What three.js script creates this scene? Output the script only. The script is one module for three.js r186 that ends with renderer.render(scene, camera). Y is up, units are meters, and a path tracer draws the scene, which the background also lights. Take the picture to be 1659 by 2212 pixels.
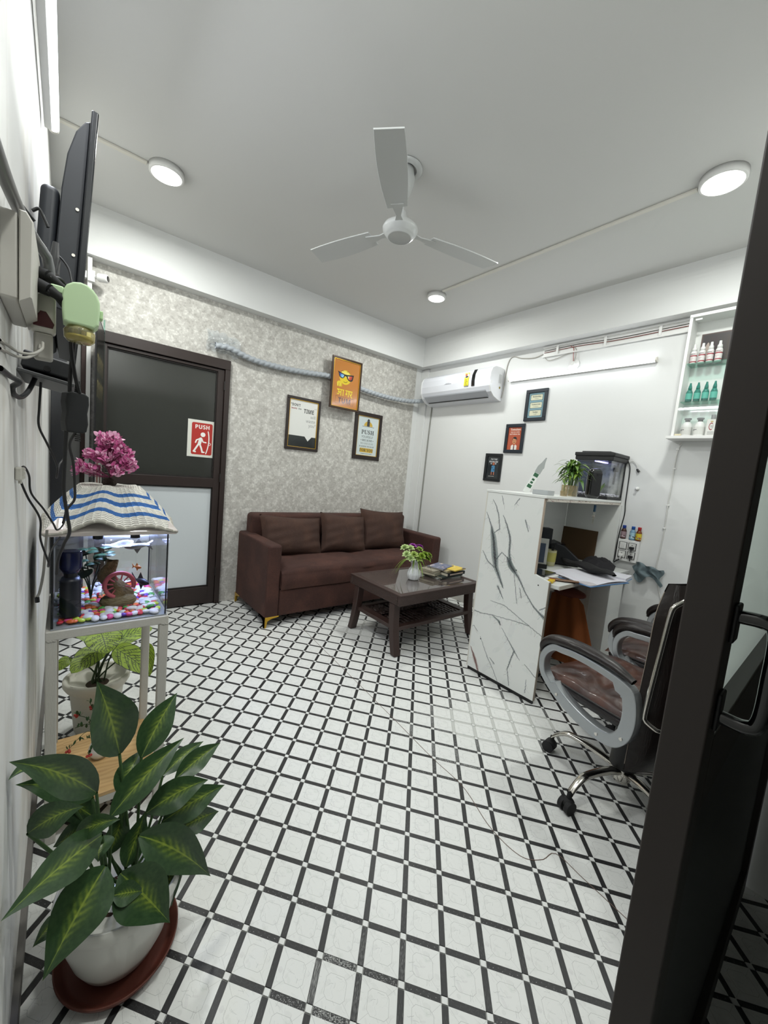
import * as THREE from 'three';
import { RoundedBoxGeometry } from 'three/addons/geometries/RoundedBoxGeometry.js';
import { mergeGeometries, mergeVertices } from 'three/addons/utils/BufferGeometryUtils.js';
import { RectAreaLightUniformsLib } from 'three/addons/lights/RectAreaLightUniformsLib.js';

// ------------------------------------------------------------------ camera, light levels, exposure
const scene = new THREE.Scene();
scene.background = new THREE.Color(0x000000);
const camera = new THREE.PerspectiveCamera(105.43, 0.75, 0.02, 30);
camera.rotation.order = 'YXZ';
camera.position.set(-3.2, 1.265, 3.422);
camera.rotation.set(-5.878 * Math.PI / 180, -39.46 * Math.PI / 180, 5.423 * Math.PI / 180);
scene.add(camera);
const renderer = new THREE.WebGLRenderer();
renderer.toneMapping = THREE.LinearToneMapping;
renderer.toneMappingExposure = 1.16;
renderer.shadowMap.enabled = true;
RectAreaLightUniformsLib.init();
const L_PANEL = 205, L_TUBE = 9, L_TUBE2 = 90, L_TANK = 95;   // radiance of the ceiling panels, tubes, and tank lamps

function rectLight(w, h, pos, target, color, intensity, parent) {
  const l = new THREE.RectAreaLight(color, intensity, w, h);
  l.position.set(...pos); scene.add(l); l.lookAt(...target);
  l.castShadow = true; l.name = 'area_light';
  return l;
}

// ------------------------------------------------------------------ helpers
function rng(seed) { let a = seed >>> 0; return () => { a |= 0; a = a + 0x6D2B79F5 | 0; let t = Math.imul(a ^ a >>> 15, 1 | a); t = t + Math.imul(t ^ t >>> 7, 61 | t) ^ t; return ((t ^ t >>> 14) >>> 0) / 4294967296; }; }
const V = (x, y, z) => new THREE.Vector3(x, y, z);
const taken = {};
function numbered(n) { if (!(n in taken)) { taken[n] = 0; return n; } taken[n]++; return n + '_' + String(taken[n]).padStart(3, '0'); }
function norm(g) {                        // plain, non-indexed position/normal/uv
  let o = g.index ? g.toNonIndexed() : g;
  for (const k of Object.keys(o.attributes)) if (!['position', 'normal', 'uv'].includes(k)) o.deleteAttribute(k);
  if (!o.attributes.normal) o.computeVertexNormals();
  if (!o.attributes.uv) o.setAttribute('uv', new THREE.BufferAttribute(new Float32Array(o.attributes.position.count * 2), 2));
  o.morphAttributes = {}; o.clearGroups();
  return o;
}
function merged(gs) { const a = (Array.isArray(gs) ? gs : [gs]).map(norm); return a.length === 1 ? a[0] : mergeGeometries(a); }
function mesh(name, gs, mat, parent) {
  const m = new THREE.Mesh(merged(gs), mat);
  m.castShadow = m.receiveShadow = true;
  m.name = parent ? name : numbered(name);
  (parent || scene).add(m);
  return m;
}
function raw(name, geo, mat, parent) { const m = new THREE.Mesh(geo, mat); m.castShadow = m.receiveShadow = true; m.name = name; parent.add(m); return m; }
function tag(o, label, category, group, kind) { o.userData.label = label; o.userData.category = category; if (group) o.userData.group = group; if (kind) o.userData.kind = kind; return o; }
function thing(name, label, category, pos = [0, 0, 0], turn = 0, group) {
  const o = new THREE.Group(); o.name = numbered(name); scene.add(o); o.position.set(...pos); o.rotation.y = turn;
  return tag(o, label, category, group);
}
function struct(name, gs, mat, parent) { const m = mesh(name, gs, mat, parent); if (!parent) m.userData.kind = 'structure'; return m; }
function box(w, h, d, x = 0, y = 0, z = 0, r = 0, seg = 2) {
  const g = r > 0 ? new RoundedBoxGeometry(w, h, d, seg, Math.min(r, w / 2.01, h / 2.01, d / 2.01)) : new THREE.BoxGeometry(w, h, d);
  g.translate(x, y, z); return g;
}
function bx(x0, x1, y0, y1, z0, z1, r = 0, seg = 2) { return box(x1 - x0, y1 - y0, z1 - z0, (x0 + x1) / 2, (y0 + y1) / 2, (z0 + z1) / 2, r, seg); }
function place(g, pos = [0, 0, 0], rot = [0, 0, 0]) { g.applyMatrix4(new THREE.Matrix4().compose(V(...pos), new THREE.Quaternion().setFromEuler(new THREE.Euler(...rot)), V(1, 1, 1))); return g; }
function cyl(p0, p1, r0, r1 = r0, seg = 16) {
  const a = V(...p0), b = V(...p1), d = b.clone().sub(a), l = d.length();
  const g = new THREE.CylinderGeometry(r1, r0, l, seg); g.translate(0, l / 2, 0);
  g.applyQuaternion(new THREE.Quaternion().setFromUnitVectors(V(0, 1, 0), d.normalize())); g.translate(a.x, a.y, a.z); return g;
}
function tube(pts, r, n = 40, seg = 8, closed = false, tension = 0.5) { return new THREE.TubeGeometry(new THREE.CatmullRomCurve3(pts.map(p => V(...p)), closed, 'catmullrom', tension), n, r, seg, closed); }
function lathe(prof, seg = 32, pos = [0, 0, 0]) { const g = new THREE.LatheGeometry(prof.map(p => new THREE.Vector2(p[0], p[1])), seg); g.translate(...pos); return g; }
function ext(pts, depth, bevel = 0, holes = [], seg = 1) {           // shape in xy, extruded along z from 0
  const s = new THREE.Shape(pts.map(p => new THREE.Vector2(...p)));
  for (const h of holes) s.holes.push(new THREE.Path(h.map(p => new THREE.Vector2(...p))));
  return new THREE.ExtrudeGeometry(s, { depth, bevelEnabled: bevel > 0, bevelSize: bevel, bevelThickness: bevel, bevelOffset: -bevel, bevelSegments: seg, curveSegments: 12 });
}
function ball(x, y, z, rx, ry = rx, rz = rx, ws = 20, hs = 14) { const g = new THREE.SphereGeometry(1, ws, hs); g.scale(rx, ry, rz); g.translate(x, y, z); return g; }
function muv(g, s = 1) {                                              // uv in metres / s by dominant normal
  g = norm(g); const p = g.attributes.position, n = g.attributes.normal, u = g.attributes.uv;
  for (let i = 0; i < p.count; i++) {
    const ax = Math.abs(n.getX(i)), ay = Math.abs(n.getY(i)), az = Math.abs(n.getZ(i));
    if (ax > ay && ax > az) u.setXY(i, p.getZ(i) / s, p.getY(i) / s); else if (ay > az) u.setXY(i, p.getX(i) / s, p.getZ(i) / s); else u.setXY(i, p.getX(i) / s, p.getY(i) / s);
  } return g;
}
function grid(nu, nv, f) {                                            // surface from f(u,v) -> [x,y,z]
  const pos = [], uv = [], idx = [];
  for (let j = 0; j <= nv; j++) for (let i = 0; i <= nu; i++) { const u = i / nu, v = j / nv; pos.push(...f(u, v)); uv.push(u, v); }
  for (let j = 0; j < nv; j++) for (let i = 0; i < nu; i++) { const a = j * (nu + 1) + i, b = a + 1, c = a + nu + 1, d = c + 1; idx.push(a, b, d, a, d, c); }
  const g = new THREE.BufferGeometry(); g.setAttribute('position', new THREE.Float32BufferAttribute(pos, 3)); g.setAttribute('uv', new THREE.Float32BufferAttribute(uv, 2)); g.setIndex(idx); g.computeVertexNormals(); return g;
}
// value noise
function hash2(x, y, s) { let h = Math.imul(x | 0, 374761393) ^ Math.imul(y | 0, 668265263) ^ Math.imul(s | 0, 2147483647 ^ 0x5bd1e995); h = Math.imul(h ^ h >>> 13, 1274126177); return ((h ^ h >>> 16) >>> 0) / 4294967296; }
function vn(x, y, per, s) { const xi = Math.floor(x), yi = Math.floor(y), fx = x - xi, fy = y - yi, u = fx * fx * (3 - 2 * fx), v = fy * fy * (3 - 2 * fy); const m = k => ((k % per) + per) % per; const a = hash2(m(xi), m(yi), s), b = hash2(m(xi + 1), m(yi), s), c = hash2(m(xi), m(yi + 1), s), d = hash2(m(xi + 1), m(yi + 1), s); return a + (b - a) * u + (c - a) * v + (a - b - c + d) * u * v; }
function fbm(x, y, per, s, o = 4) { let t = 0, a = 0.5, n = 0; for (let i = 0; i < o; i++) { t += a * vn(x, y, per, s + i * 17); n += a; x *= 2; y *= 2; per *= 2; a *= 0.5; } return t / n; }
function dtex(w, h, f, srgb = true) {
  const d = new Uint8Array(w * h * 4);
  for (let y = 0; y < h; y++) for (let x = 0; x < w; x++) { const c = f(x / w, y / h), i = (y * w + x) * 4; d[i] = c[0]; d[i + 1] = c[1]; d[i + 2] = c[2]; d[i + 3] = 255; }
  const t = new THREE.DataTexture(d, w, h); t.magFilter = THREE.LinearFilter; t.minFilter = THREE.LinearMipmapLinearFilter; t.generateMipmaps = true; t.wrapS = t.wrapT = THREE.RepeatWrapping; if (srgb) t.colorSpace = THREE.SRGBColorSpace; t.needsUpdate = true; return t;
}
function ctex(w, h, draw) { const c = document.createElement('canvas'); c.width = w; c.height = h; const g = c.getContext('2d'); draw(g, w, h); const t = new THREE.CanvasTexture(c); t.colorSpace = THREE.SRGBColorSpace; return t; }
const mix = (a, b, t) => a.map((v, i) => v + (b[i] - v) * t);
const clamp = (x, a = 0, b = 1) => Math.max(a, Math.min(b, x));
const S = (color, roughness = 0.6, o = {}) => new THREE.MeshStandardMaterial({ color, roughness, side: THREE.DoubleSide, ...o });
const P = (color, roughness = 0.4, o = {}) => new THREE.MeshPhysicalMaterial({ color, roughness, side: THREE.DoubleSide, ...o });

// ------------------------------------------------------------------ materials
const plasterBump = dtex(256, 256, (u, v) => { const k = 255 * fbm(u * 24, v * 24, 24, 5, 4); return [k, k, k]; }, false);
const fineBump = dtex(256, 256, (u, v) => { const k = 255 * fbm(u * 64, v * 64, 64, 9, 2); return [k, k, k]; }, false);
const dirtTex = dtex(1024, 512, (u, v) => {           // painted left wall: grimy vertical streaks and stains
  const st = clamp((fbm(u * 60, v * 6, 60, 21, 3) - 0.52) * 3.2), bl = clamp((fbm(u * 17, v * 17, 17, 31, 4) - 0.55) * 2.4);
  return mix([224, 224, 222], [190, 184, 174], clamp(st * 0.5 + bl * 0.5));
});
const M = {
  wall: S(0xdfe0df, 0.75, { bumpMap: plasterBump, bumpScale: 0.0006 }),
  wallLeft: S(0xffffff, 0.7, { map: dirtTex, bumpMap: plasterBump, bumpScale: 0.0006 }),
  ceiling: S(0xd4d4d2, 0.85),
  dark: S(0x1c1715, 0.6),
  doorBrown: S(0x2c211e, 0.42),
  doorNear: S(0x2a2320, 0.5),
  white: S(0xe6e6e4, 0.4), offwhite: S(0xd9d6cd, 0.5), plastic: P(0xe9eaec, 0.28, { clearcoat: 0.3 }),
  black: S(0x101012, 0.45), blackGloss: P(0x0b0b0d, 0.15, { clearcoat: 0.6 }), rubber: S(0x141415, 0.75),
  cable: S(0x131315, 0.5), cableGrey: S(0xa9a69f, 0.5), cableWhite: S(0xd2d2ce, 0.5),
  chrome: S(0xd8d4cc, 0.14, { metalness: 1 }), silver: S(0xaeb2b5, 0.34, { metalness: 0.75 }), gold: S(0xd0a640, 0.3, { metalness: 0.9 }),
  glass: P(0xffffff, 0.02, { transmission: 1, thickness: 0, ior: 1.45 }),
  glassGreen: P(0xd8f2ea, 0.03, { transmission: 1, thickness: 0, ior: 1.45 }),
  steel: S(0xc9c8c4, 0.45, { metalness: 0.25 }),
};
const glow = (hex, k) => new THREE.MeshStandardMaterial({ color: 0xffffff, emissive: hex, emissiveIntensity: k, roughness: 0.6 });
// ------------------------------------------------------------------ room shell
const XL = -3.282, ZF = 3.40, H = 2.78, HB = 2.47;
// floor: vinyl laid with a lattice of white squares, dark bars and small white corner squares
{
  const A = [0.067663, 0.084176], B = [0.072245, -0.07381], N0 = [-2.468933, 2.791064];
  const floor = struct('floor', bx(-3.6, 0.2, -0.12, -0.004, -0.2, 5.3), S(0xb9bab6, 0.6));
  const cell = (s0, s1, t0, t1, y1) => {
    const P2 = (s, t) => [s * A[0] + t * B[0], s * A[1] + t * B[1]];
    const c = [P2(s0, t0), P2(s1, t0), P2(s1, t1), P2(s0, t1)], pos = [], uv = [], nor = [];
    const quad = (a, b, cc, d, u) => { const n = V().crossVectors(V(...b).sub(V(...a)), V(...cc).sub(V(...a))).normalize(); for (const [p, q] of [[a, u[0]], [b, u[1]], [cc, u[2]], [a, u[0]], [cc, u[2]], [d, u[3]]]) { pos.push(...p); uv.push(...q); nor.push(n.x, n.y, n.z); } };
    const T = c.map(p => [p[0], y1, p[1]]), Lo = c.map(p => [p[0], -0.004, p[1]]);
    quad(T[0], T[1], T[2], T[3], [[0, 0], [1, 0], [1, 1], [0, 1]]);
    for (let k = 0; k < 4; k++) { const n = (k + 1) % 4; quad(Lo[k], Lo[n], T[n], T[k], [[0, 0], [.1, 0], [.1, .1], [0, .1]]); }
    const g = new THREE.BufferGeometry(); g.setAttribute('position', new THREE.Float32BufferAttribute(pos, 3)); g.setAttribute('normal', new THREE.Float32BufferAttribute(nor, 3)); g.setAttribute('uv', new THREE.Float32BufferAttribute(uv, 2));
    if (nor[1] < 0) { for (let i = 0; i < nor.length; i++) nor[i] = -nor[i]; g.setAttribute('normal', new THREE.Float32BufferAttribute(nor, 3)); }
    return g;
  };
  const h = 0.078, gT = cell(h, 1 - h, h, 1 - h, 0), gA = cell(h + .012, 1 - h - .012, -h + .006, h - .006, -0.0006), gB = cell(-h + .006, h - .006, h + .012, 1 - h - .012, -0.0006), gN = cell(-h + .012, h - .012, -h + .012, h - .012, 0);
  const tileTex = seed => ctex(256, 256, (g, w) => {
    g.fillStyle = '#e2e3e0'; g.fillRect(0, 0, w, w);
    const r = rng(seed);
    for (let k = 0; k < 26; k++) { let x = r() * w, y = r() * w, a = r() * 6.3; g.strokeStyle = `rgba(110,112,112,${0.10 + r() * 0.32})`; g.lineWidth = 0.6 + r() * 1.6; g.beginPath(); g.moveTo(x, y); const n = 3 + r() * 6; for (let i = 0; i < n; i++) { a += (r() - .5) * 1.4; x += Math.cos(a) * 7; y += Math.sin(a) * 7; g.lineTo(x, y); } g.stroke(); }
    for (let k = 0; k < 16; k++) { g.fillStyle = `rgba(150,152,150,${r() * 0.10})`; g.beginPath(); g.ellipse(r() * w, r() * w, 8 + r() * 26, 6 + r() * 14, r() * 3, 0, 7); g.fill(); }
    g.strokeStyle = 'rgba(120,121,120,0.62)'; g.lineWidth = 1.5; const a = 54, b = 202, c = 26;
    g.beginPath(); g.moveTo(a + c, a); g.lineTo(b - c, a); g.lineTo(b, a + c); g.lineTo(b, b - c); g.lineTo(b - c, b); g.lineTo(a + c, b); g.lineTo(a, b - c); g.lineTo(a, a + c); g.closePath(); g.stroke();
    g.strokeStyle = 'rgba(120,121,120,0.4)';
    for (const [x, y, X, Y] of [[0, 0, a + c / 2, a + c / 2], [256, 0, b - c / 2, a + c / 2], [0, 256, a + c / 2, b - c / 2], [256, 256, b - c / 2, b - c / 2]]) { g.beginPath(); g.moveTo(x, y); g.lineTo(X, Y); g.stroke(); }
  });
  const barTex = (seed, wear) => ctex(256, 48, (g, w, hh) => {
    g.fillStyle = wear > .9 ? '#bfc0bc' : '#262627'; g.fillRect(0, 0, w, hh); const r = rng(seed);
    for (let k = 0; k < 34; k++) { let x = r() * w, y = r() * hh, a = r() * 6.3; g.strokeStyle = `rgba(160,162,160,${0.12 + r() * 0.3})`; g.lineWidth = 0.6 + r(); g.beginPath(); g.moveTo(x, y); for (let i = 0; i < 5; i++) { a += (r() - .5) * 1.8; x += Math.cos(a) * 6; y += Math.sin(a) * 6; g.lineTo(x, y); } g.stroke(); }
    const n = Math.round(900 * wear); for (let k = 0; k < n; k++) { g.fillStyle = `rgba(198,199,195,${0.35 + r() * 0.5})`; g.beginPath(); g.ellipse(r() * w, r() * hh, 1 + r() * 5 * (0.4 + wear), 0.8 + r() * 2.6, r() * 3, 0, 7); g.fill(); }
  });
  const mt = [11, 12, 13, 14].map(s => S(0xffffff, 0.42, { map: tileTex(s) }));
  const mb = [[1, 0], [2, 0.02], [3, 0.16], [4, 0.4], [5, 0.95]].map(([s, w]) => S(0xffffff, 0.42, { map: barTex(s * 7, w) }));
  const mn = S(0xe0e1de, 0.42);
  const worn = [[-1.375, .995, .2, 1.4], [-1.55, .95, .13, .8], [-1.464, 2.413, .2, 1.4], [-1.552, 2.274, .18, 1.3], [-1.36, 2.33, .24, 1.4], [-1.25, 2.47, .16, 1.3], [-1.703, 2.183, .11, .8], [-1.84, 2.4, .13, .75], [-2.69, 2.76, .12, .62], [-2.57, 2.8, .08, .5], [-1.2, 2.38, .12, 1.1], [-1.85, 2.15, .08, .7]];
  const R = rng(77), list = { tile: [], border_strip: [], corner_square: [] };
  for (let i = -40; i < 40; i++) for (let j = -30; j < 60; j++) {
    const x = N0[0] + i * A[0] + j * B[0], z = N0[1] + i * A[1] + j * B[1];
    const r1 = R(), r2 = R(), r3 = R();
    const inside = (px, pz) => px > XL - 0.03 && px < 0.03 && pz > -0.03 && pz < 4.4;
    const wear = (px, pz) => { let k = 0; for (const w of worn) k = Math.max(k, w[3] * clamp(1.35 - Math.hypot(px - w[0], pz - w[1]) / w[2] * 0.9)); return k; };
    const pick = (px, pz, r) => { const k = wear(px, pz) + (r - .5) * .35; return k > 0.85 ? 4 : k > 0.55 ? 3 : k > 0.28 ? 2 : r > 0.6 ? 1 : 0; };
    const add = (kind, g, m, cx, cz) => { if (!inside(cx, cz)) return; const dx = cx + 3.2, dz = cz - 3.422, d = Math.hypot(dx, dz), ang = Math.atan2(dx, -dz) * 57.3 - 39.46; const hid = (cx < -2.9 && cz < 2.5) || (cx > -1.05 && cz < 2.45) || (cz < .72 && cx > -2) || Math.abs(ang) > 44 || cz > 3.3; list[kind].push({ g, m, x, z, s: (hid ? 0 : 1 / (d * d + 1.6) ** 1.5) + 1e-6 / d }); };
    const mid = (s, t) => [x + s * A[0] + t * B[0], z + s * A[1] + t * B[1]];
    add('tile', gT, mt[Math.floor(r1 * 4)], ...mid(.5, .5));
    const ma = mid(.5, 0), mb2 = mid(0, .5);
    add('border_strip', gA, mb[pick(...ma, r2)], ...ma); add('border_strip', gB, mb[pick(...mb2, r3)], ...mb2);
    add('corner_square', gN, mn, x, z);
  }
  for (const kind of Object.keys(list)) {
    list[kind].sort((a, b) => b.s - a.s);
    list[kind].slice(0, 300).forEach(o => { const m = raw(kind, o.g, o.m, floor); m.position.set(o.x, 0, o.z); });
    const rest = list[kind].slice(300), by = new Map();
    for (const o of rest) { if (!by.has(o.m)) by.set(o.m, []); by.get(o.m).push(o.g.clone().translate(o.x, 0, o.z)); }
    const gs = [...by.values()].map(a => mergeGeometries(a)), ms = [...by.keys()];
    const all = mergeGeometries(gs, true), sm = raw(kind + 's', all, ms, floor); sm.userData.kind = 'stuff';
  }
  // long crease that runs across the vinyl
  const cr = [[-1.761, .704], [-1.80, 1.2], [-1.84, 1.7], [-1.872, 2.082], [-1.90, 2.35], [-1.914, 2.543], [-1.97, 2.72], [-1.986, 2.847], [-1.93, 2.90], [-1.867, 2.917], [-1.874, 3.016], [-1.881, 3.155]];
  const q = rng(4); const cg = tube(cr.map(p => [p[0] + (q() - .5) * .012, 0.0005, p[1]]), 0.0015, 160, 5); cg.scale(1, 0.6, 1);
  mesh('crease', cg, S(0x6d5a50, 0.6), floor).userData.label = 'thin brown crease line across the vinyl';
}
struct('ceiling', bx(-3.5, 0.2, H, H + .12, -0.2, 3.52), M.ceiling);
const wallpaperTex = dtex(768, 768, (u, v) => {
  const a = fbm(u * 34, v * 34, 34, 3, 4), b = fbm(u * 90, v * 90, 90, 13, 3), c = fbm(u * 5, v * 5, 5, 23, 2);
  let t = clamp((a - 0.36) * 2.6) * 0.7 + clamp((b - .3) * 1.9) * 0.4 + (c - .5) * .25;
  let col = mix([178, 175, 169], [206, 204, 198], clamp(t));
  if (b > 0.63 && a > .5) col = mix(col, [222, 220, 214], 0.6); if (b < 0.36 && a < .47) col = mix(col, [163, 159, 153], 0.6);
  return col;
});
const mPaper = S(0xffffff, 0.62, { map: wallpaperTex, bumpMap: wallpaperTex, bumpScale: 0.0006 });
const DX0 = -3.04, DX1 = -2.165, DH = 2.04;
struct('wall_back', [bx(DX1, 0.15, -.1, 2.95, -.15, 0), bx(-3.45, DX0, -.1, 2.95, -.15, 0), bx(DX0, DX1, DH, 2.95, -.15, 0)].map(g => muv(g, 0.95)), mPaper);
struct('wall_right', muv(bx(0, .15, -.1, 2.95, -.15, 3.52), 1), M.wall);
struct('wall_left', muv(bx(-3.45, XL, -.1, 2.95, -.15, 5.3), 3.0), M.wallLeft);
struct('wall_front', [bx(-1.42, 0.15, -.1, 2.95, ZF - .1, ZF + .12), bx(-3.45, -1.42, 2.12, 2.95, ZF - .1, ZF + .12)].map(g => muv(g, 1)), M.wall);
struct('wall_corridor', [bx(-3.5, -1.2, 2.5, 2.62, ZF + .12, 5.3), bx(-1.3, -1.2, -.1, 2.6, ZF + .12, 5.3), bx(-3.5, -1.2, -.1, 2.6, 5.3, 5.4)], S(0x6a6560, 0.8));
struct('wall_recess', [bx(DX0 - .05, DX1 + .05, -.05, 2.1, -.5, -.46), bx(DX0 - .09, DX0 - .05, -.05, 2.1, -.5, -.15), bx(DX1 + .05, DX1 + .09, -.05, 2.1, -.5, -.15), bx(DX0 - .09, DX1 + .09, 2.1, 2.14, -.5, -.15), bx(DX0 - .09, DX1 + .09, -.09, -.05, -.5, -.15)], S(0x77746c, 0.8));
struct('trim_1', bx(-3.282, 0, HB, H, 0, .1), M.wall);                        // beam over the back wall
struct('trim_2', bx(-.1, 0, HB, H, .1, ZF), M.wall);                          // beam over the right wall
struct('trim_3', bx(-.095, 0, 0, HB, 0, .004), M.wall);                       // bare painted strip in the corner
struct('trim_4', bx(-.02, 0, 0, 2.46, .0045, .12, .004), M.wall);
struct('baseboard_left', bx(XL, XL + .012, 0, .055, .1, 3.3), S(0x6f6c68, 0.6));
struct('baseboard_right', bx(-.012, 0, 0, .08, .125, 3.2), S(0xb9b7b2, 0.6));
{ // back door: brown aluminium frame, dark upper pane, white lower panel
  const d = new THREE.Group(); d.name = 'door_1'; d.userData.kind = 'structure'; scene.add(d);
  const z0 = -.045, z1 = .022, t = .072;
  mesh('frame_rail', bx(DX0, DX1, DH - .075, DH, z0, z1 + .01, .003), M.doorBrown, d);
  mesh('frame_post', bx(DX0, DX0 + .03, 0.004, DH - .075, z0, z1 + .01, .003), M.doorBrown, d);
  mesh('frame_post', bx(DX1 - .04, DX1, 0.004, DH - .075, z0, z1 + .01, .003), M.doorBrown, d);
  mesh('stile', bx(DX0 + .032, DX0 + .032 + .02, .01, DH - .08, z0 + .005, z1 - .005, .003), M.doorBrown, d);
  mesh('stile', bx(DX1 - .042 - .05, DX1 - .042, .01, DH - .08, z0 + .005, z1 - .005, .003), M.doorBrown, d);
  mesh('rail', bx(DX0 + .05, DX1 - .09, 1.94, DH - .08, z0 + .006, z1 - .006, .003), M.doorBrown, d);
  mesh('rail', bx(DX0 + .05, DX1 - .09, 1.0, 1.075, z0 + .005, z1 - .004, .003), M.doorBrown, d);
  mesh('rail', bx(DX0 + .05, DX1 - .09, .01, .155, z0 + .005, z1 - .004, .003), M.doorBrown, d);
  const bead = (y0, y1) => { for (const g of [bx(DX0 + .05, DX1 - .09, y1 - .01, y1, -.02, .005), bx(DX0 + .05, DX1 - .09, y0, y0 + .01, -.02, .005), bx(DX0 + .05, DX0 + .06, y0, y1, -.02, .005), bx(DX1 - .10, DX1 - .09, y0, y1, -.02, .005)]) mesh('glazing_bead', g, M.dark, d); };
  bead(1.075, 1.94); bead(.155, 1.0);
  mesh('pane', bx(DX0 + .055, DX1 - .095, 1.08, 1.936, -.014, -.008), P(0x6f716b, 0.12, { transmission: 0.75, thickness: 0, ior: 1.5 }), d).userData.label = 'dark tinted upper glass pane';
  mesh('panel', bx(DX0 + .055, DX1 - .095, .16, .996, -.014, -.006), S(0xcdd3d6, 0.35), d).userData.label = 'pale blue-white lower panel';
  for (const y of [.25, 1.05, 1.8]) mesh('hinge', cyl([DX1 - .041, y, z1 + .006], [DX1 - .041, y + .07, z1 + .006], .006, .006, 10), M.dark, d);
  const fold = grid(60, 2, (u, v) => [DX0 + (DX1 - DX0) * u, 1.0 + 1.05 * v, -.30 + .025 * Math.sin(u * 38) + .012 * Math.sin(u * 17 + 2)]);
  const c = mesh('curtain', fold, S(0x8f8660, 0.9)); tag(c, 'olive curtain hanging behind the dark glass of the push door', 'curtain');
}
{ // near door leaf, standing almost closed beside the camera
  const d = new THREE.Group(); d.name = 'door_2'; d.userData.kind = 'structure'; scene.add(d);
  d.position.set(-2.735, 0, 3.3425); d.rotation.y = 0.4 * Math.PI / 180;
  const T = .0175, W = 1.28, D = M.doorNear;
  mesh('stile', bx(0, .042, .01, 2.1, -T, T, .002), D, d); mesh('stile', bx(W - .075, W, .01, 2.1, -T, T, .002), D, d);
  mesh('rail', bx(.0425, W - .0755, 2.02, 2.1, -T, T, .002), D, d); mesh('rail', bx(.0425, W - .0755, .95, 1.03, -T, T, .002), D, d); mesh('rail', bx(.0425, W - .0755, .01, .12, -T, T, .002), D, d);
  mesh('pane', place(new THREE.PlaneGeometry(W - .11, 1.02), [W / 2 - .016, 1.525, 0]), P(0xe2efe8, 0.9, { transmission: 0.9, thickness: 0, ior: 1.45 }), d).userData.label = 'frosted pale green glass pane';
  mesh('panel', bx(.038, W - .07, .115, .955, -.004, .004), M.black, d);
  for (const x of [.0425, .055]) mesh('glazing_bead', bx(x, x + .006, .12, .93, .004, .013, .001), S(0x3a3c3e, 0.4), d);
  mesh('gasket', bx(.0422, .048, 1.03, 2.02, .0035, .0155, .001), M.rubber, d);
  // D-shaped pull handle on the outer face
  const hx = .024, y0 = 1.062, y1 = 1.162, z = T;
  const hd = mesh('handle', [tube([[hx, y1, z], [hx, y1, z + .022], [hx, y1 - .01, z + .03], [hx, (y0 + y1) / 2, z + .031], [hx, y0 + .01, z + .03], [hx, y0, z + .022], [hx, y0, z]], .0065, 60, 10)], M.blackGloss, d);
  mesh('mounting_plate', bx(hx - .011, hx + .011, y1 - .025, y1 + .012, z, z + .004, .002), M.black, hd); mesh('mounting_plate', bx(hx - .011, hx + .011, y0 - .012, y0 + .025, z, z + .004, .002), M.black, hd);
}
// ------------------------------------------------------------------ lamps
function panelLamp(x, z, r, label, k = 1) {
  const t = thing('ceiling_light', label, 'ceiling light', [x, H, z], 0, 'round ceiling panels');
  mesh('housing', lathe([[0, -.0005], [r, -.0005], [r, -.03], [r - .004, -.034], [r - .012, -.034]], 40), M.white, t);
  mesh('diffuser', lathe([[0, -.0355], [r - .014, -.0355], [r - .010, -.033], [r - .010, -.029]], 40), glow(0xfffdf8, 6), t);
  rectLight(r * 1.7, r * 1.7, [x, H - .042, z], [x, 0, z], 0xf8fbf6, L_PANEL * k);
}
panelLamp(-2.79, .80, .085, 'round ceiling light above the push door', 1.22);
panelLamp(-2.79, 2.92, .085, 'round ceiling light nearest the open door, above the large potted plant');
panelLamp(-.80, .93, .078, 'small-looking round ceiling light nearest the air conditioner', 1.15);
panelLamp(-.835, 2.80, .092, 'large bright round ceiling light at the upper right', .8);
{ // ceiling casing strips that feed the lamps
  const g = bx(-.832, -.808, H - .012, H - .0005, 1.02, 2.70, .003); mesh('cover', g, M.offwhite, tag(thing('ceiling_casing', 'long wiring casing on the ceiling between two round lights', 'casing'), 'long wiring casing on the ceiling between two round lights', 'casing'));
  const t = thing('ceiling_casing', 'short wiring casing on the ceiling left of the push door lamp', 'casing'); mesh('cover', bx(-3.28, -2.88, H - .012, H - .0005, .77, .795, .003), M.offwhite, t);
}
function tubeLamp(axisX, y, z0, z1, dir, label, L, holder) {
  const t = thing('tube_light', label, 'tube light', [0, 0, 0]);
  mesh('back_channel', bx(Math.min(axisX, axisX - dir * .022), Math.max(axisX, axisX - dir * .022), y - .016, y + .016, z0 + .012, z1 - .012, .003), M.white, t);
  const d = cyl([axisX + dir * .006, y, z0 + .012], [axisX + dir * .006, y, z1 - .012], .0155, .0155, 20);
  mesh('diffuser', d, glow(0xf6faff, 5), t);
  for (const z of [z0, z1 - .012]) mesh('end_cap', cyl([axisX + dir * .004, y, z], [axisX + dir * .004, y, z + .012], .017, .017, 20), M.offwhite, t);
  rectLight(z1 - z0 - .03, .03, [axisX + dir * .026, y, (z0 + z1) / 2], [axisX + dir * 1.2, y - 1.25, (z0 + z1) / 2], 0xf4f8ff, L);
}
tubeLamp(-.024, 2.215, 1.20, 2.385, -1, 'lit white tube light on the right wall above the small frames', L_TUBE);
tubeLamp(-3.252, 2.43, 1.31, 2.51, 1, 'lit white tube light high on the left wall above the television', L_TUBE2);
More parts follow.
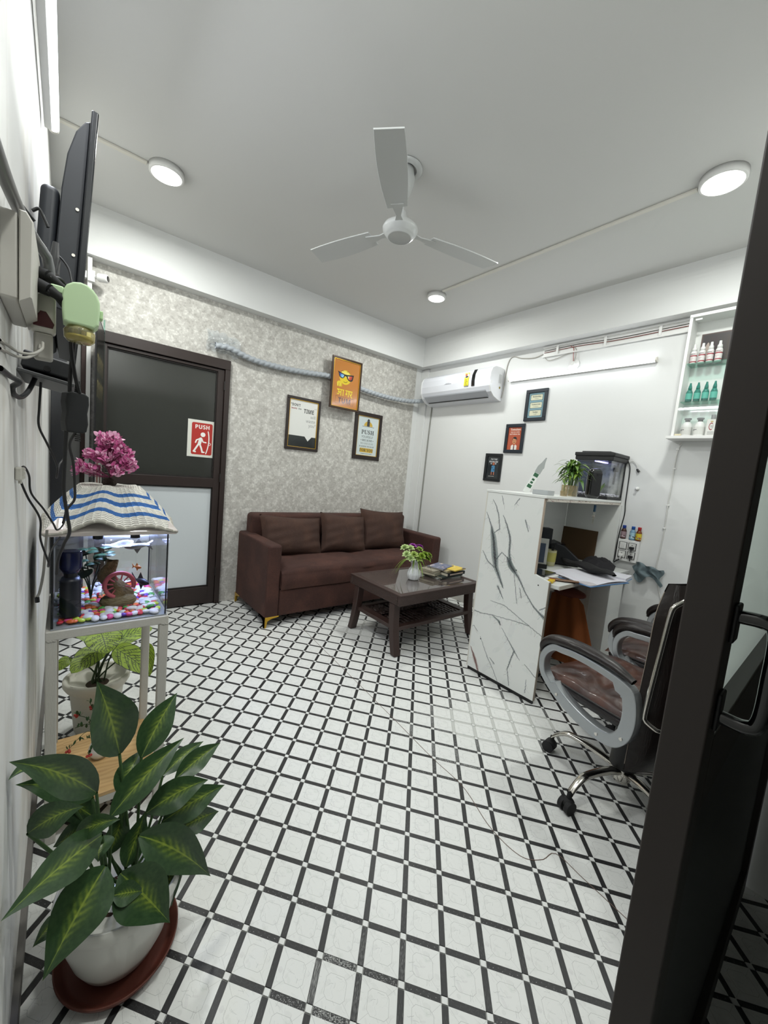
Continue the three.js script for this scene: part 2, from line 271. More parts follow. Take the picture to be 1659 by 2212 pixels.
{ // ceiling rose beside the right tube with its wires
  const t = thing('lamp_holder', 'round white lamp holder with red and grey wires above the right tube light', 'lamp holder', [0, 2.275, 1.785]);
  const a = lathe([[0, 0], [.045, 0], [.045, .008], [.034, .016], [.022, .02], [.02, .034], [.012, .036], [0, .036]], 28); a.rotateZ(Math.PI / 2);
  mesh('base', a, M.white, t);
  mesh('wire', tube([[-.02, .02, 0], [-.012, .07, -.012], [-.006, .13, -.02], [-.006, .155, -.05]], .0022, 24, 6), S(0x9b3b34, .5), t);
  mesh('wire', tube([[-.02, .02, .006], [-.016, .07, .012], [-.008, .12, .0], [-.006, .155, -.03]], .003, 24, 6), M.cableGrey, t);
}
{ // casing under the right beam
  const t = thing('wall_casing', 'open white wiring casing along the right beam above the tube light', 'casing');
  mesh('channel', [bx(-.016, -.001, 2.372, 2.382, 1.5, 2.54), bx(-.016, -.001, 2.448, 2.456, 1.5, 2.54), bx(-.004, -.001, 2.372, 2.456, 1.5, 2.54)], M.white, t);
  for (const [y, c] of [[2.41, 0x7a4038], [2.425, 0x55504c]]) mesh('wire', tube([[-.009, y, 1.51], [-.009, y + .006, 1.8], [-.009, y - .004, 2.1], [-.009, y + .003, 2.53]], .0026, 40, 6), S(c, .5), t);
  for (const z of [1.62, 2.0, 2.36]) mesh('clip', bx(-.018, -.002, 2.38, 2.45, z, z + .018, .002), M.white, t);
  const w = mesh('wall_cable', tube([[-.004, 2.402, 1.5], [-.006, 2.385, 1.42], [-.005, 2.40, 1.3], [-.004, 2.43, 1.2], [-.006, 2.38, 1.155], [-.005, 2.25, 1.14], [-.005, 2.12, 1.135], [-.012, 2.06, 1.128]], .0045, 60, 6), M.cableGrey); tag(w, 'grey cable dropping from the casing to the air conditioner', 'cable');
  const w2 = mesh('wall_cable', tube([[-.006, 2.37, 1.52], [-.01, 2.34, 1.56], [-.01, 2.345, 1.63], [-.008, 2.368, 1.72], [-.008, 2.372, 1.77]], .003, 30, 6), M.cableGrey); tag(w2, 'loose grey cable sagging below the casing beside the lamp holder', 'cable');
}
// ------------------------------------------------------------------ ceiling fan
{
  const t = thing('ceiling_fan', 'white three-blade ceiling fan in the middle of the ceiling', 'ceiling fan', [-1.896, H, 1.754]);
  const W = P(0xc9cbca, .35, { clearcoat: .3 });
  mesh('ceiling_ring', lathe([[.05, -.0005], [.082, -.0005], [.085, -.008], [.076, -.016], [.055, -.014]], 40), W, t);
  mesh('canopy', lathe([[.04, -.004], [.045, -.03], [.05, -.05], [.048, -.075], [.034, -.12], [.024, -.142], [.026, -.148], [.02, -.158], [.012, -.16]], 36), W, t);
  mesh('down_rod', cyl([0, -.15, 0], [0, -.225, 0], .0085), W, t);
  mesh('lower_canopy', lathe([[.012, -.205], [.024, -.208], [.03, -.235], [.042, -.262], [.04, -.268]], 32), W, t);
  mesh('motor', lathe([[.03, -.262], [.06, -.266], [.083, -.276], [.09, -.288], [.088, -.3], [.08, -.307], [.078, -.314], [.07, -.322], [.064, -.325], [.062, -.33], [.055, -.333], [.05, -.327], [0, -.325]], 48), W, t);
  const bs = []; const n = 10; for (let i = 0; i <= n; i++) { const u = i / n; bs.push([.17 + .41 * u, -.045 - .012 * Math.sin(u * 2.4)]); } for (let i = n; i >= 0; i--) { const u = i / n; bs.push([.17 + .41 * u + (u > .95 ? .012 : 0), .05 + .018 * Math.sin(u * 2.6)]); }
  for (const a of [-107, 13.6, 135]) {
    const b = ext(bs, .004, .0012); b.rotateX(Math.PI / 2 + .13); b.translate(0, -.288, 0); b.rotateY(-a * Math.PI / 180);
    const bl = mesh('blade', b, W, t);
    const ir = ext([[.075, -.022], [.12, -.012], [.2, -.03], [.2, .03], [.12, .012], [.075, .022]], .004, .001); ir.rotateX(Math.PI / 2 + .06); ir.translate(0, -.293, 0); ir.rotateY(-a * Math.PI / 180); mesh('blade_bracket', ir, W, bl);
  }
}
// ------------------------------------------------------------------ air conditioner
{
  const t = thing('air_conditioner', 'white split air conditioner on the right wall near the corner', 'air conditioner', [0, 0, 0]);
  const z0 = .215, z1 = 1.115, y0 = 2.03, y1 = 2.335;
  const prof = [[0, y1 - .006], [-.06, y1], [-.13, y1 - .004], [-.175, y1 - .03], [-.195, y1 - .07], [-.2, y1 - .13], [-.192, y1 - .19], [-.165, y1 - .24], [-.12, y1 - .275], [-.05, y0 + .008], [0, y0]];
  const b = ext(prof, z1 - z0 - .014, .004, [], 2); b.translate(0, 0, z0 + .007); mesh('body', b, P(0xdfe1e8, .3, { clearcoat: .4 }), t);
  const cap = ext(prof.map(([x, y]) => [x * 1.015, y]), .01, .003, [], 2);
  for (const z of [z0 - .003, z1 - .008]) mesh('end_cap', cap.clone().translate(0, 0, z), M.plastic, t);
  const flap = ext([[-.178, y1 - .222], [-.172, y1 - .232], [-.118, y1 - .278], [-.11, y1 - .276]], z1 - z0 - .09, .002); flap.translate(-.004, -.001, z0 + .04); mesh('air_flap', flap, S(0xb9bcc3, .4), t);
  const slot = ext([[-.122, y1 - .279], [-.104, y1 - .281], [-.104, y1 - .285], [-.122, y1 - .284]], z1 - z0 - .12, 0); slot.translate(-.004, 0, z0 + .06); mesh('air_slot', slot, M.black, t);
  const win = [bx(-.2035, -.196, y1 - .17, y1 - .1, 1.0 - .145, 1.04 - .145, .003), bx(-.199, -.17, y1 - .105, y1 - .035, .855, .895)];
  const disp = ext([[-.1715, y1 - .02], [-.1985, y1 - .072], [-.2035, y1 - .13], [-.199, y1 - .178], [-.1955, y1 - .178], [-.2, y1 - .13], [-.195, y1 - .07], [-.168, y1 - .022]], .036, .001); disp.translate(0, 0, .905); mesh('display_strip', disp, M.blackGloss, t);
  const stick = ctex(64, 160, (g) => { g.fillStyle = '#d9cf3a'; g.fillRect(0, 0, 64, 160); g.fillStyle = '#e8e6dc'; g.beginPath(); g.arc(32, 36, 30, 0, 7); g.fill(); g.fillStyle = '#b8322c'; g.beginPath(); g.moveTo(32, 36); g.arc(32, 36, 26, 3.1, 4.4); g.fill(); g.fillStyle = '#2c2c2c'; g.beginPath(); g.moveTo(32, 36); g.arc(32, 36, 26, .5, 2.7); g.fill(); g.fillStyle = '#c8a13a'; g.beginPath(); g.moveTo(32, 36); g.arc(32, 36, 26, 4.4, 5.2); g.fill(); g.fillStyle = '#6c6620'; for (let y = 84; y < 150; y += 13) g.fillRect(14, y, 24 + (y % 3) * 6, 5); });
  const sp = grid(6, 12, (u, v) => { const y = y1 - .045 - .125 * (1 - v), k = clamp((y1 - y) / .13); return [-.1835 - .0195 * Math.sin(k * 1.5) - .001, y, .815 + .055 * u]; });
  mesh('energy_sticker', sp, S(0xffffff, .5, { map: stick }), t).userData.label = 'yellow energy rating sticker';
  const logo = ctex(256, 32, g => { g.fillStyle = '#dfe1e8'; g.fillRect(0, 0, 256, 32); g.fillStyle = '#8f9197'; for (let i = 0; i < 7; i++) g.fillRect(60 + i * 20, 8 + (i % 2) * 2, 13, 15); });
  mesh('logo', place(new THREE.PlaneGeometry(.09, .012), [-.2045, y1 - .12, .60], [0, -Math.PI / 2, 0]), S(0xffffff, .4, { map: logo }), t);
  mesh('end_label', bx(-.07, -.03, 2.19, 2.27, z1 + .0045, z1 + .006), S(0xcfd0d0, .5), t); mesh('round_sticker', cyl([-.045, 2.15, z1 + .0045], [-.045, 2.15, z1 + .006], .011), S(0x8a7a2a, .5), t);
  mesh('latch', bx(-.185, -.165, 2.165, 2.19, z1 + .004, z1 + .007, .001), M.white, t);
}
{ // drain and power cable dropping from the air conditioner
  tag(mesh('wall_cable', tube([[-.006, 2.035, .215], [-.006, 1.6, .205], [-.006, 1.1, .2], [-.006, .5, .195], [-.006, .1, .195]], .008, 30, 8), S(0x8a8a84, .6)), 'grey vertical cable below the air conditioner', 'cable');
  // wrapped copper pipe along the back wall
  const pts = [[-2.30, 2.125, .055], [-2.2, 2.13, .06], [-2.05, 2.10, .05], [-1.94, 2.088, .045], [-1.69, 2.088, .042], [-1.45, 2.105, .042], [-1.27, 2.122, .045], [-1.08, 2.11, .05], [-.9, 2.08, .055], [-.57, 2.06, .06], [-.3, 2.068, .07], [-.12, 2.09, .1], [-.06, 2.11, .2], [-.05, 2.12, .235]];
  const cu = new THREE.CatmullRomCurve3(pts.map(p => V(...p))), N = 620, K = 14, fr = cu.computeFrenetFrames(N, false), pos = [], uv = [], idx = [];
  for (let i = 0; i <= N; i++) { const p = cu.getPointAt(i / N), tw = .62; for (let k = 0; k <= K; k++) { const a = k / K * Math.PI * 2, ph = a + i * tw * .42, r = .0175 + .008 * Math.pow(Math.abs(Math.sin(ph)), .7); const n = fr.normals[i], b = fr.binormals[i]; pos.push(p.x + r * (Math.cos(a) * n.x + Math.sin(a) * b.x), p.y + r * (Math.cos(a) * n.y + Math.sin(a) * b.y), p.z + r * (Math.cos(a) * n.z + Math.sin(a) * b.z)); uv.push(k / K, i / N * 40); } }
  for (let i = 0; i < N; i++) for (let k = 0; k < K; k++) { const a = i * (K + 1) + k; idx.push(a, a + 1, a + K + 2, a, a + K + 2, a + K + 1); }
  const g = new THREE.BufferGeometry(); g.setAttribute('position', new THREE.Float32BufferAttribute(pos, 3)); g.setAttribute('uv', new THREE.Float32BufferAttribute(uv, 2)); g.setIndex(idx); g.computeVertexNormals();
  tag(mesh('wrapped_pipe', g, S(0xa6acb2, .55)), 'tape-wrapped grey pipe running along the wallpapered wall', 'pipe');
  const q = rng(9), film = grid(16, 10, (u, v) => [-2.36 + .26 * u, 2.10 + .15 * v + .03 * (q() - .5) - .03 * u, .02 + .05 * q() * Math.sin(Math.PI * v)]);
  tag(mesh('plastic_wrap', film, P(0xf2f5f7, .12, { transmission: .82, thickness: 0 })), 'crumpled clear plastic wrap at the left end of the wrapped pipe', 'plastic wrap');
}
// ------------------------------------------------------------------ sofa
const fabricTex = dtex(512, 512, (u, v) => { const a = fbm(u * 6, v * 6, 6, 41, 4), b = fbm(u * 120, v * 120, 120, 43, 2); return mix([60, 35, 29], [90, 56, 46], clamp((a - .3) * 1.2 + (b - .5) * .5)); });
const mSofa = S(0xffffff, .85, { map: fabricTex, bumpMap: fineBump, bumpScale: .0008 });
const cushTex = dtex(256, 256, (u, v) => { const a = fbm(u * 5, v * 5, 5, 51, 3), b = fbm(u * 100, v * 100, 100, 53, 2); return mix([58, 37, 29], [82, 55, 42], clamp((a - .3) + (b - .5) * .5)); });
const mCush = S(0xffffff, .85, { map: cushTex, bumpMap: fineBump, bumpScale: .0006 });
{
  const t = thing('sofa', 'dark brown velvet three-seat sofa with gold feet against the wallpapered wall', 'sofa', [0, 0, 0]);
  const X0 = -2.03, X1 = -.15, Z0 = .03, Z1 = .705, yb = .075;
  const soft = (g) => muv(g, .8);
  mesh('base', soft(bx(X0 + .112, X1 - .112, yb, .285, Z0 + .02, Z1 - .012, .012)), mSofa, t);
  mesh('armrest', soft(bx(X0, X0 + .11, yb - .012, .64, Z0, Z1, .022, 4)), mSofa, t);
  mesh('armrest', soft(bx(X1 - .11, X1, yb - .012, .64, Z0, Z1, .022, 4)), mSofa, t);
  const bk = bx(X0 + .06, X1 - .06, .3, .805, Z0, Z0 + .15, .035, 5); mesh('backrest', soft(bk), mSofa, t);
  // seat cushion with soft sag and creases
  const sx0 = X0 + .113, sx1 = X1 - .113, q = rng(3);
  { // one soft surface: front face, rolled edge, top
    const g = grid(110, 46, (u, v) => {
      const x = sx0 + (sx1 - sx0) * u, eu = Math.pow(clamp(Math.min(u, 1 - u) * 40), .5), sag = .018 * Math.exp(-Math.pow((u - .5) * 30, 2));
      let y, z; const top = .468 - .02 * (1 - eu) - sag * .6;
      if (v < .3) { const k = v / .3; y = .288 + .115 * k; z = Z1 + .004 + .012 * Math.sin(Math.PI * k * .9) - sag * .5; }
      else if (v < .55) { const a = (v - .3) / .25 * Math.PI / 2; y = .403 + (top - .403) * Math.sin(a); z = Z1 + .0077 - .068 * (1 - Math.cos(a)); }
      else { const k = (v - .55) / .45; y = top + .012 * Math.sin(Math.PI * k) + .009 * (fbm(u * 14, k * 5, 64, 7, 3) - .5) - .01 * k; z = Z1 - .06 - (Z1 - Z0 - .2) * k; }
      return [x, y + .003 * Math.sin(u * 31 + v * 9) * (v > .3 ? 1 : .3), z + .003 * Math.sin(u * 24 + 1)];
    });
    mesh('seat_cushion', [muv(g, .7), muv(bx(sx0 + .001, sx1 - .001, .29, .43, Z0 + .16, Z1 - .006, .01), .7)], mSofa, t);
  }
  const foot = (x, z, sx, sz) => { const g = []; const leg = ext([[0, 0], [.012, 0], [.02, .05], [.05, .066], [.11, .075], [.11, .083], [0, .083]], .006, .001); const a = leg.clone(); a.scale(sx, 1, 1); a.translate(x, 0.001, z - sz * .0); g.push(a); const b = leg.clone(); b.rotateY(-Math.PI / 2); b.scale(1, 1, sz); b.translate(x, 0.001, z); g.push(b); return g; };
  for (const [x, z, sx, sz] of [[X0 + .004, Z1 - .006, 1, -1], [X1 - .004, Z1 - .006, -1, -1], [X0 + .004, Z0 + .006, 1, 1], [X1 - .004, Z0 + .006, -1, 1], [-1.165, Z1 - .03, -1, -1]]) mesh('foot', foot(x, z, sx, sz).map(g => norm(g)), M.gold, t);
}
function cushion(w, h, d, seed, label, pos, rot) {
  const q = rng(seed), s1 = q() * 6, s2 = q() * 6; const side = sgn => grid(28, 24, (u, v) => {
    const a = u * 2 - 1, b = v * 2 - 1, e = Math.pow(Math.max(0, 1 - a ** 4), .55) * Math.pow(Math.max(0, 1 - b ** 4), .55), pin = 1 - .09 * (1 - Math.abs(a * b)) * (a * a + b * b) * .8;
    const wr = .006 * Math.sin(9 * a + 7 * b + s1) * (1 - e) + .005 * Math.sin(14 * b - 5 * a + s2) * Math.abs(a);
    return [a * w / 2 * (1 - .07 * (1 - b * b)), b * h / 2 * (1 - .09 * (1 - a * a)), sgn * (d / 2 * e + wr * e)];
  });
  const m = mesh('cushion', [muv(side(1), .5), muv(side(-1), .5)], mCush); m.position.set(...pos); m.rotation.set(...rot); tag(m, label, 'cushion', 'sofa back cushions'); return m;
}
cushion(.60, .36, .16, 1, 'leftmost dark brown cushion on the sofa', [-1.65, .625, .30], [-.33, .06, -.05]);
cushion(.50, .38, .16, 2, 'middle dark brown cushion on the sofa with creased left side', [-1.12, .635, .31], [-.33, -.02, -.10]);
cushion(.56, .42, .16, 3, 'rightmost dark brown cushion on the sofa reaching above the backrest', [-.62, .66, .30], [-.3, -.04, -.07]);
// ------------------------------------------------------------------ coffee table
{
  const t = thing('coffee_table', 'dark brown rattan-look coffee table with glass top in front of the sofa', 'coffee table', [-1.005, 0, 1.25]);
  const weave = dtex(128, 128, (u, v) => { const a = Math.abs(Math.sin(u * Math.PI * 8 + (Math.floor(v * 16) % 2) * Math.PI / 2)), b = Math.abs(Math.sin(v * Math.PI * 16)); const k = 255 * Math.pow(a * .6 + .4, 1) * Math.pow(b, .6); return [k, k, k]; }, false);
  const mR = S(0x3a2924, .5, { bumpMap: weave, bumpScale: .003 }), mP = S(0x3a2925, .45);
  const w = .44, d = .302, y = .44;
  const wv = g => muv(g, .12);
  mesh('apron', [wv(bx(-w, w, y - .075, y - .006, d - .03, d, .006)), wv(bx(-w, w, y - .075, y - .006, -d, -d + .03, .006)), wv(bx(-w, -w + .03, y - .075, y - .006, -d + .03, d - .03, .006)), wv(bx(w - .03, w, y - .075, y - .006, -d + .03, d - .03, .006))], mR, t);
  mesh('rim', ext([[-w, -d], [w, -d], [w, d], [-w, d]], .01, .003, [[[-w + .045, -d + .045], [-w + .045, d - .045], [w - .045, d - .045], [w - .045, -d + .045]]]).rotateX(-Math.PI / 2).translate(0, y - .01, 0), mP, t);
  mesh('tabletop', bx(-w + .02, w - .02, y - .03, y - .012, -d + .02, d - .02), S(0x4a3f3c, .5), t);
  mesh('glass_top', bx(-w + .046, w - .046, y - .009, y + .0005, -d + .046, d - .046, .002), P(0x6d625e, .03, { transmission: .35, thickness: 0, clearcoat: 1, ior: 1.6, specularIntensity: 1 }), t).userData.label = 'reflective glass top';
  for (const [sx, sz] of [[-1, 1], [1, 1], [-1, -1], [1, -1]]) {
    const prof = []; const n = 10; for (let i = 0; i <= n; i++) { const u = i / n; prof.push([-.004 + .05 * Math.pow(u, 2.2), (1 - u) * (y - .08)]); } for (let i = n; i >= 0; i--) { const u = i / n; prof.push([-.062 + .05 * Math.pow(u, 2.0) + .012 * u, (1 - u) * (y - .08)]); }
    const g = ext(prof, .05, .004); g.translate(0, .002, -.025); g.rotateY(sz > 0 ? -Math.PI / 2 : Math.PI / 2); // bows outward along z
    g.translate(sx * (w - .034), .002, sz * (d - .055)); mesh('leg', g, mP, t);
  }
  const sh = ext([[-w + .03, -d + .05], [w - .03, -d + .05], [w - .03, d - .05], [-w + .03, d - .05]], .02, .004, [[[-w + .1, -d + .1], [-w + .1, d - .1], [w - .1, d - .1], [w - .1, -d + .1]]]); sh.rotateX(-Math.PI / 2); sh.translate(0, .17, 0);
  const shelf = mesh('shelf', sh, mP, t);
  // pierced weave of the lower shelf
  const sl = []; const nx = 9, nz = 5, ax = w - .1, az = d - .1; for (let i = 0; i < nx * 2; i++) for (let j = 0; j < nz * 2; j++) { const x = -ax + (i + .5) * ax / nx, z = -az + (j + .5) * az / nz; if ((i + 2 * j) % 4 < 2) sl.push(box(ax / nx * 1.02, .012, az / nz * .34, x, .18, z + az / nz * .28), box(ax / nx * .34, .012, az / nz * 1.02, x, .18, z)); else sl.push(box(ax / nx * .5, .012, az / nz * 1.02, x, .18, z)); }
  for (let i = 1; i < 4; i++) sl.push(box(.02, .012, az * 2, -ax + i * ax / 2, .18, 0)); sl.push(box(ax * 2, .012, .03, 0, .18, 0));
  mesh('lattice', sl, mP, shelf);
}
{ // vase with artificial flowers
  const px = -1.06, pz = 1.265, py = .4405;
  const t = thing('flower_vase', 'white fluted vase on the coffee table', 'vase', [px, py, pz]);
  const n = 64, prof = [[.028, 0], [.041, .006], [.05, .03], [.052, .05], [.044, .078], [.031, .098], [.027, .115], [.031, .132], [.043, .15]];
  const cu = new THREE.SplineCurve(prof.map(p => new THREE.Vector2(...p)));
  const g = grid(96, 40, (u, v) => { const p = cu.getPoint(v), a = u * Math.PI * 2; const fl = 1 + .05 * Math.cos(a * 12 + v * 2.5) * Math.sin(Math.PI * clamp(v * 1.1)); const wav = v > .8 ? 1 + .14 * (v - .8) * 5 * Math.sin(a * 5) : 1; return [Math.cos(a) * p.x * fl * wav, p.y + (v > .9 ? .006 * Math.sin(a * 5) * (v - .9) * 10 : 0), Math.sin(a) * p.x * fl * wav]; });
  mesh('body', [g, lathe([[0, .003], [.03, .003]], 24)], P(0xe8ecee, .25, { clearcoat: .5 }), t);
  const f = thing('flower_bunch', 'artificial green and purple flowers in the white vase', 'flowers', [px, py, pz]);
  const q = rng(12), petal = (c, r, n, up, spread) => { const gs = []; for (let i = 0; i < n; i++) { const ring = i / n, a = i * 2.4, el = .15 + ring * 1.25, l = r * (.55 + .5 * ring); const g = grid(3, 4, (u, v) => { const w = Math.sin(Math.PI * Math.min(1, v * .85 + .12)) * l * .36 * (u - .5) * 2; const rr = v * l * Math.sin(el) + .002, hh = v * l * Math.cos(el) * (.9) - .25 * l * v * v * ring; return [rr, hh + .15 * Math.abs(w), w]; }); g.rotateY(-a); gs.push(g); } const m = mergeGeometries(gs.map(norm)); m.applyQuaternion(new THREE.Quaternion().setFromUnitVectors(V(0, 1, 0), up.clone().normalize())); m.translate(...c); return m; };
  const G1 = S(0x9db35a, .6), G2 = S(0x7f9c2c, .6), G3 = S(0xb4c988, .6), PU = S(0x9a3fa0, .6);
  const heads = [[-.075, .265, -.02, G3], [-.09, .225, .02, G3], [-.045, .262, .0, G3], [-.05, .225, .045, G1], [.0, .215, .065, G2], [.045, .22, .05, G2], [.03, .25, .01, G1], [.085, .21, .045, G2], [-.005, .272, -.02, PU], [.06, .262, -.02, PU], [-.075, .2, .045, G3], [-.02, .195, .06, G1], [.065, .185, .055, G2]];
  for (const [hx, hy, hz, m] of heads) { const x = hx * 1.22 - .012, y = hy * 1.02, z = hz * 1.22; const h = mesh('flower_head', petal([x, y - .012, z], .037, 26, V(x * 2, .35, z * 2 + .12)), m, f); mesh('stem', tube([[x * .1, .1, z * .1], [x * .35, .15, z * .35], [x, y - .012, z]], .0016, 12, 5), S(0x466226, .7), h); }
  for (let i = 0; i < 14; i++) { const a = q() * 6.28, L = .09 + q() * .09, c = Math.cos(a), s = Math.sin(a), side = V(-s, 0, c); const bl = grid(2, 12, (u, v) => { const r = .01 + L * v, y = .15 + .05 * Math.sin(v * 2.2) - .11 * v * v * (L / .12), w = .005 * Math.sin(Math.PI * Math.min(1, .08 + v * .92)) * (u - .5) * 2; return [c * r + side.x * w, y, s * r + side.z * w]; }); mesh('blade_leaf', bl, S(0x6f8c2e, .6), f); }
}
{ // stack of books
  const bookAt = (w, h, d, x, y, z, ry, cover, label, spine) => { const t = thing('book', label, 'book', [x, y, z], ry, 'books stacked on the coffee table'); mesh('pages', bx(-w / 2 + .003, w / 2 - .004, .002, h - .002, -d / 2 + .004, d / 2 - .004), S(0xd3cbb6, .8), t); mesh('cover', [bx(-w / 2, w / 2, 0, .002, -d / 2, d / 2), bx(-w / 2, w / 2, h - .002, h, -d / 2, d / 2), bx(-w / 2, w / 2, 0, h, d / 2 - .003, d / 2)], cover, t); if (spine) mesh('spine_title', bx(-w / 2 + .03, w / 2 - .03, h * .3, h * .7, d / 2, d / 2 + .0006), spine, t); return t; };
  const print = (bg, seed, bands) => { const q = rng(seed); return S(0xffffff, .35, { map: ctex(128, 160, (g) => { g.fillStyle = bg; g.fillRect(0, 0, 128, 160); for (const [c, n] of bands) for (let i = 0; i < n; i++) { g.fillStyle = c; g.fillRect(q() * 110, q() * 140, 6 + q() * 40, 4 + q() * 16); } }) }); };
  const x = -.71, z = 1.28; let y = .4412;
  bookAt(.26, .008, .2, x - .02, y, z - .02, -.1, S(0x8f938f, .5), 'thin grey book at the bottom of the stack on the coffee table'); y += .0083;
  bookAt(.27, .012, .19, x + .0, y, z - .01, .05, S(0x26312e, .45), 'dark thin book second from the bottom of the stack'); y += .0123;
  bookAt(.24, .026, .17, x + .045, y, z + .0, .08, S(0x15181a, .4), 'thick black book with pale spine lettering in the stack', S(0xb9a79a, .6)); const yb = y + .0263;
  bookAt(.12, .022, .15, x - .13, y, z - .04, .25, S(0x8b8877, .6), 'small worn grey-green book at the left of the stack');
  bookAt(.12, .016, .14, x - .125, y + .0223, z - .045, .15, S(0x9b9484, .6), 'small beige book on the worn grey-green book');
  y = yb; bookAt(.2, .014, .15, x + .03, y, z - .02, .2, S(0xa89a72, .5), 'tan book below the yellow booklet'); y += .0143;
  bookAt(.21, .01, .15, x - .0, y, z - .055, .3, print('#6a7089', 5, [['#a9a3b8', 8], ['#4b4f78', 6], ['#c9b7a6', 5]]), 'blue and white magazine near the top of the stack'); 
  bookAt(.17, .008, .13, x + .075, y, z + .03, .16, print('#e2c23c', 6, [['#eae6d6', 5], ['#43466b', 2]]), 'yellow and white booklet on top of the stack');
}
// ------------------------------------------------------------------ framed prints
function framed(name, label, w, h, pos, ry, border, mat, print, lip, tilt = 0) {
  const t = thing(name, label, 'picture frame', pos, ry); t.rotation.z = tilt;
  const B = border, d = .016, fr = (x0, x1, y0, y1) => bx(x0, x1, y0, y1, 0.0005, d, .003);
  for (const g of [fr(-w / 2, w / 2, h / 2 - B, h / 2), fr(-w / 2, w / 2, -h / 2, -h / 2 + B), fr(-w / 2, -w / 2 + B, -h / 2 + B, h / 2 - B), fr(w / 2 - B, w / 2, -h / 2 + B, h / 2 - B)]) mesh('frame_rail', g, mat, t);
  if (lip) { const b = B, e = .004; for (const g of [bx(-w / 2 + b, w / 2 - b, h / 2 - b - e, h / 2 - b, .006, .0135), bx(-w / 2 + b, w / 2 - b, -h / 2 + b, -h / 2 + b + e, .006, .0135), bx(-w / 2 + b, -w / 2 + b + e, -h / 2 + b, h / 2 - b, .006, .0135), bx(w / 2 - b - e, w / 2 - b, -h / 2 + b, h / 2 - b, .006, .0135)]) mesh('gold_lip', g, M.gold, t); }
  mesh('print', place(new THREE.PlaneGeometry(w - 2 * B, h - 2 * B), [0, 0, .0062]), P(0xffffff, .16, { map: print, clearcoat: .5, clearcoatRoughness: .08 }), t);
  return t;
}
const mFrame = S(0x241815, .38), mFrameBlue = S(0x1a222c, .45);
framed('picture_frame', 'dark framed white print about wasting time, left of the three on the wallpaper', .345, .485, [-1.475, 1.635, .0], 0, .026, mFrame, ctex(512, 736, (g, w, h) => {
  g.fillStyle = '#e2e2de'; g.fillRect(0, 0, w, h); g.fillStyle = '#2a2c2c'; g.font = 'bold 58px sans-serif'; g.save(); g.translate(34, 104); g.scale(.86, 1); g.fillText('“DON’T', -16, 0); g.restore();
  g.font = 'bold 40px sans-serif'; g.fillStyle = '#8e3a40'; g.save(); g.translate(34, 150); g.scale(.9, 1); g.fillText('waste', 0, 0); g.fillStyle = '#5a5a5a'; g.fillText('the', 134, 0); g.restore();
  g.fillStyle = '#2a2c2c'; g.font = 'bold 92px sans-serif'; g.save(); g.translate(255, 190); g.scale(.86, 1); g.fillText('TIME', 0, 0); g.restore(); g.font = '16px sans-serif'; g.fillText('or the', 448, 108);
  g.fillStyle = '#8a8b8a'; g.font = '66px sans-serif'; g.textAlign = 'right'; g.fillText('will', 484, 262); g.fillText('waste', 478, 330); g.fillText('you”', 490, 398);
  g.fillStyle = '#1d2122'; g.beginPath(); g.moveTo(0, 556); g.lineTo(300, 556); g.lineTo(362, 628); g.lineTo(430, 556); g.lineTo(512, 556); g.lineTo(512, 736); g.lineTo(0, 736); g.fill();
}), true);
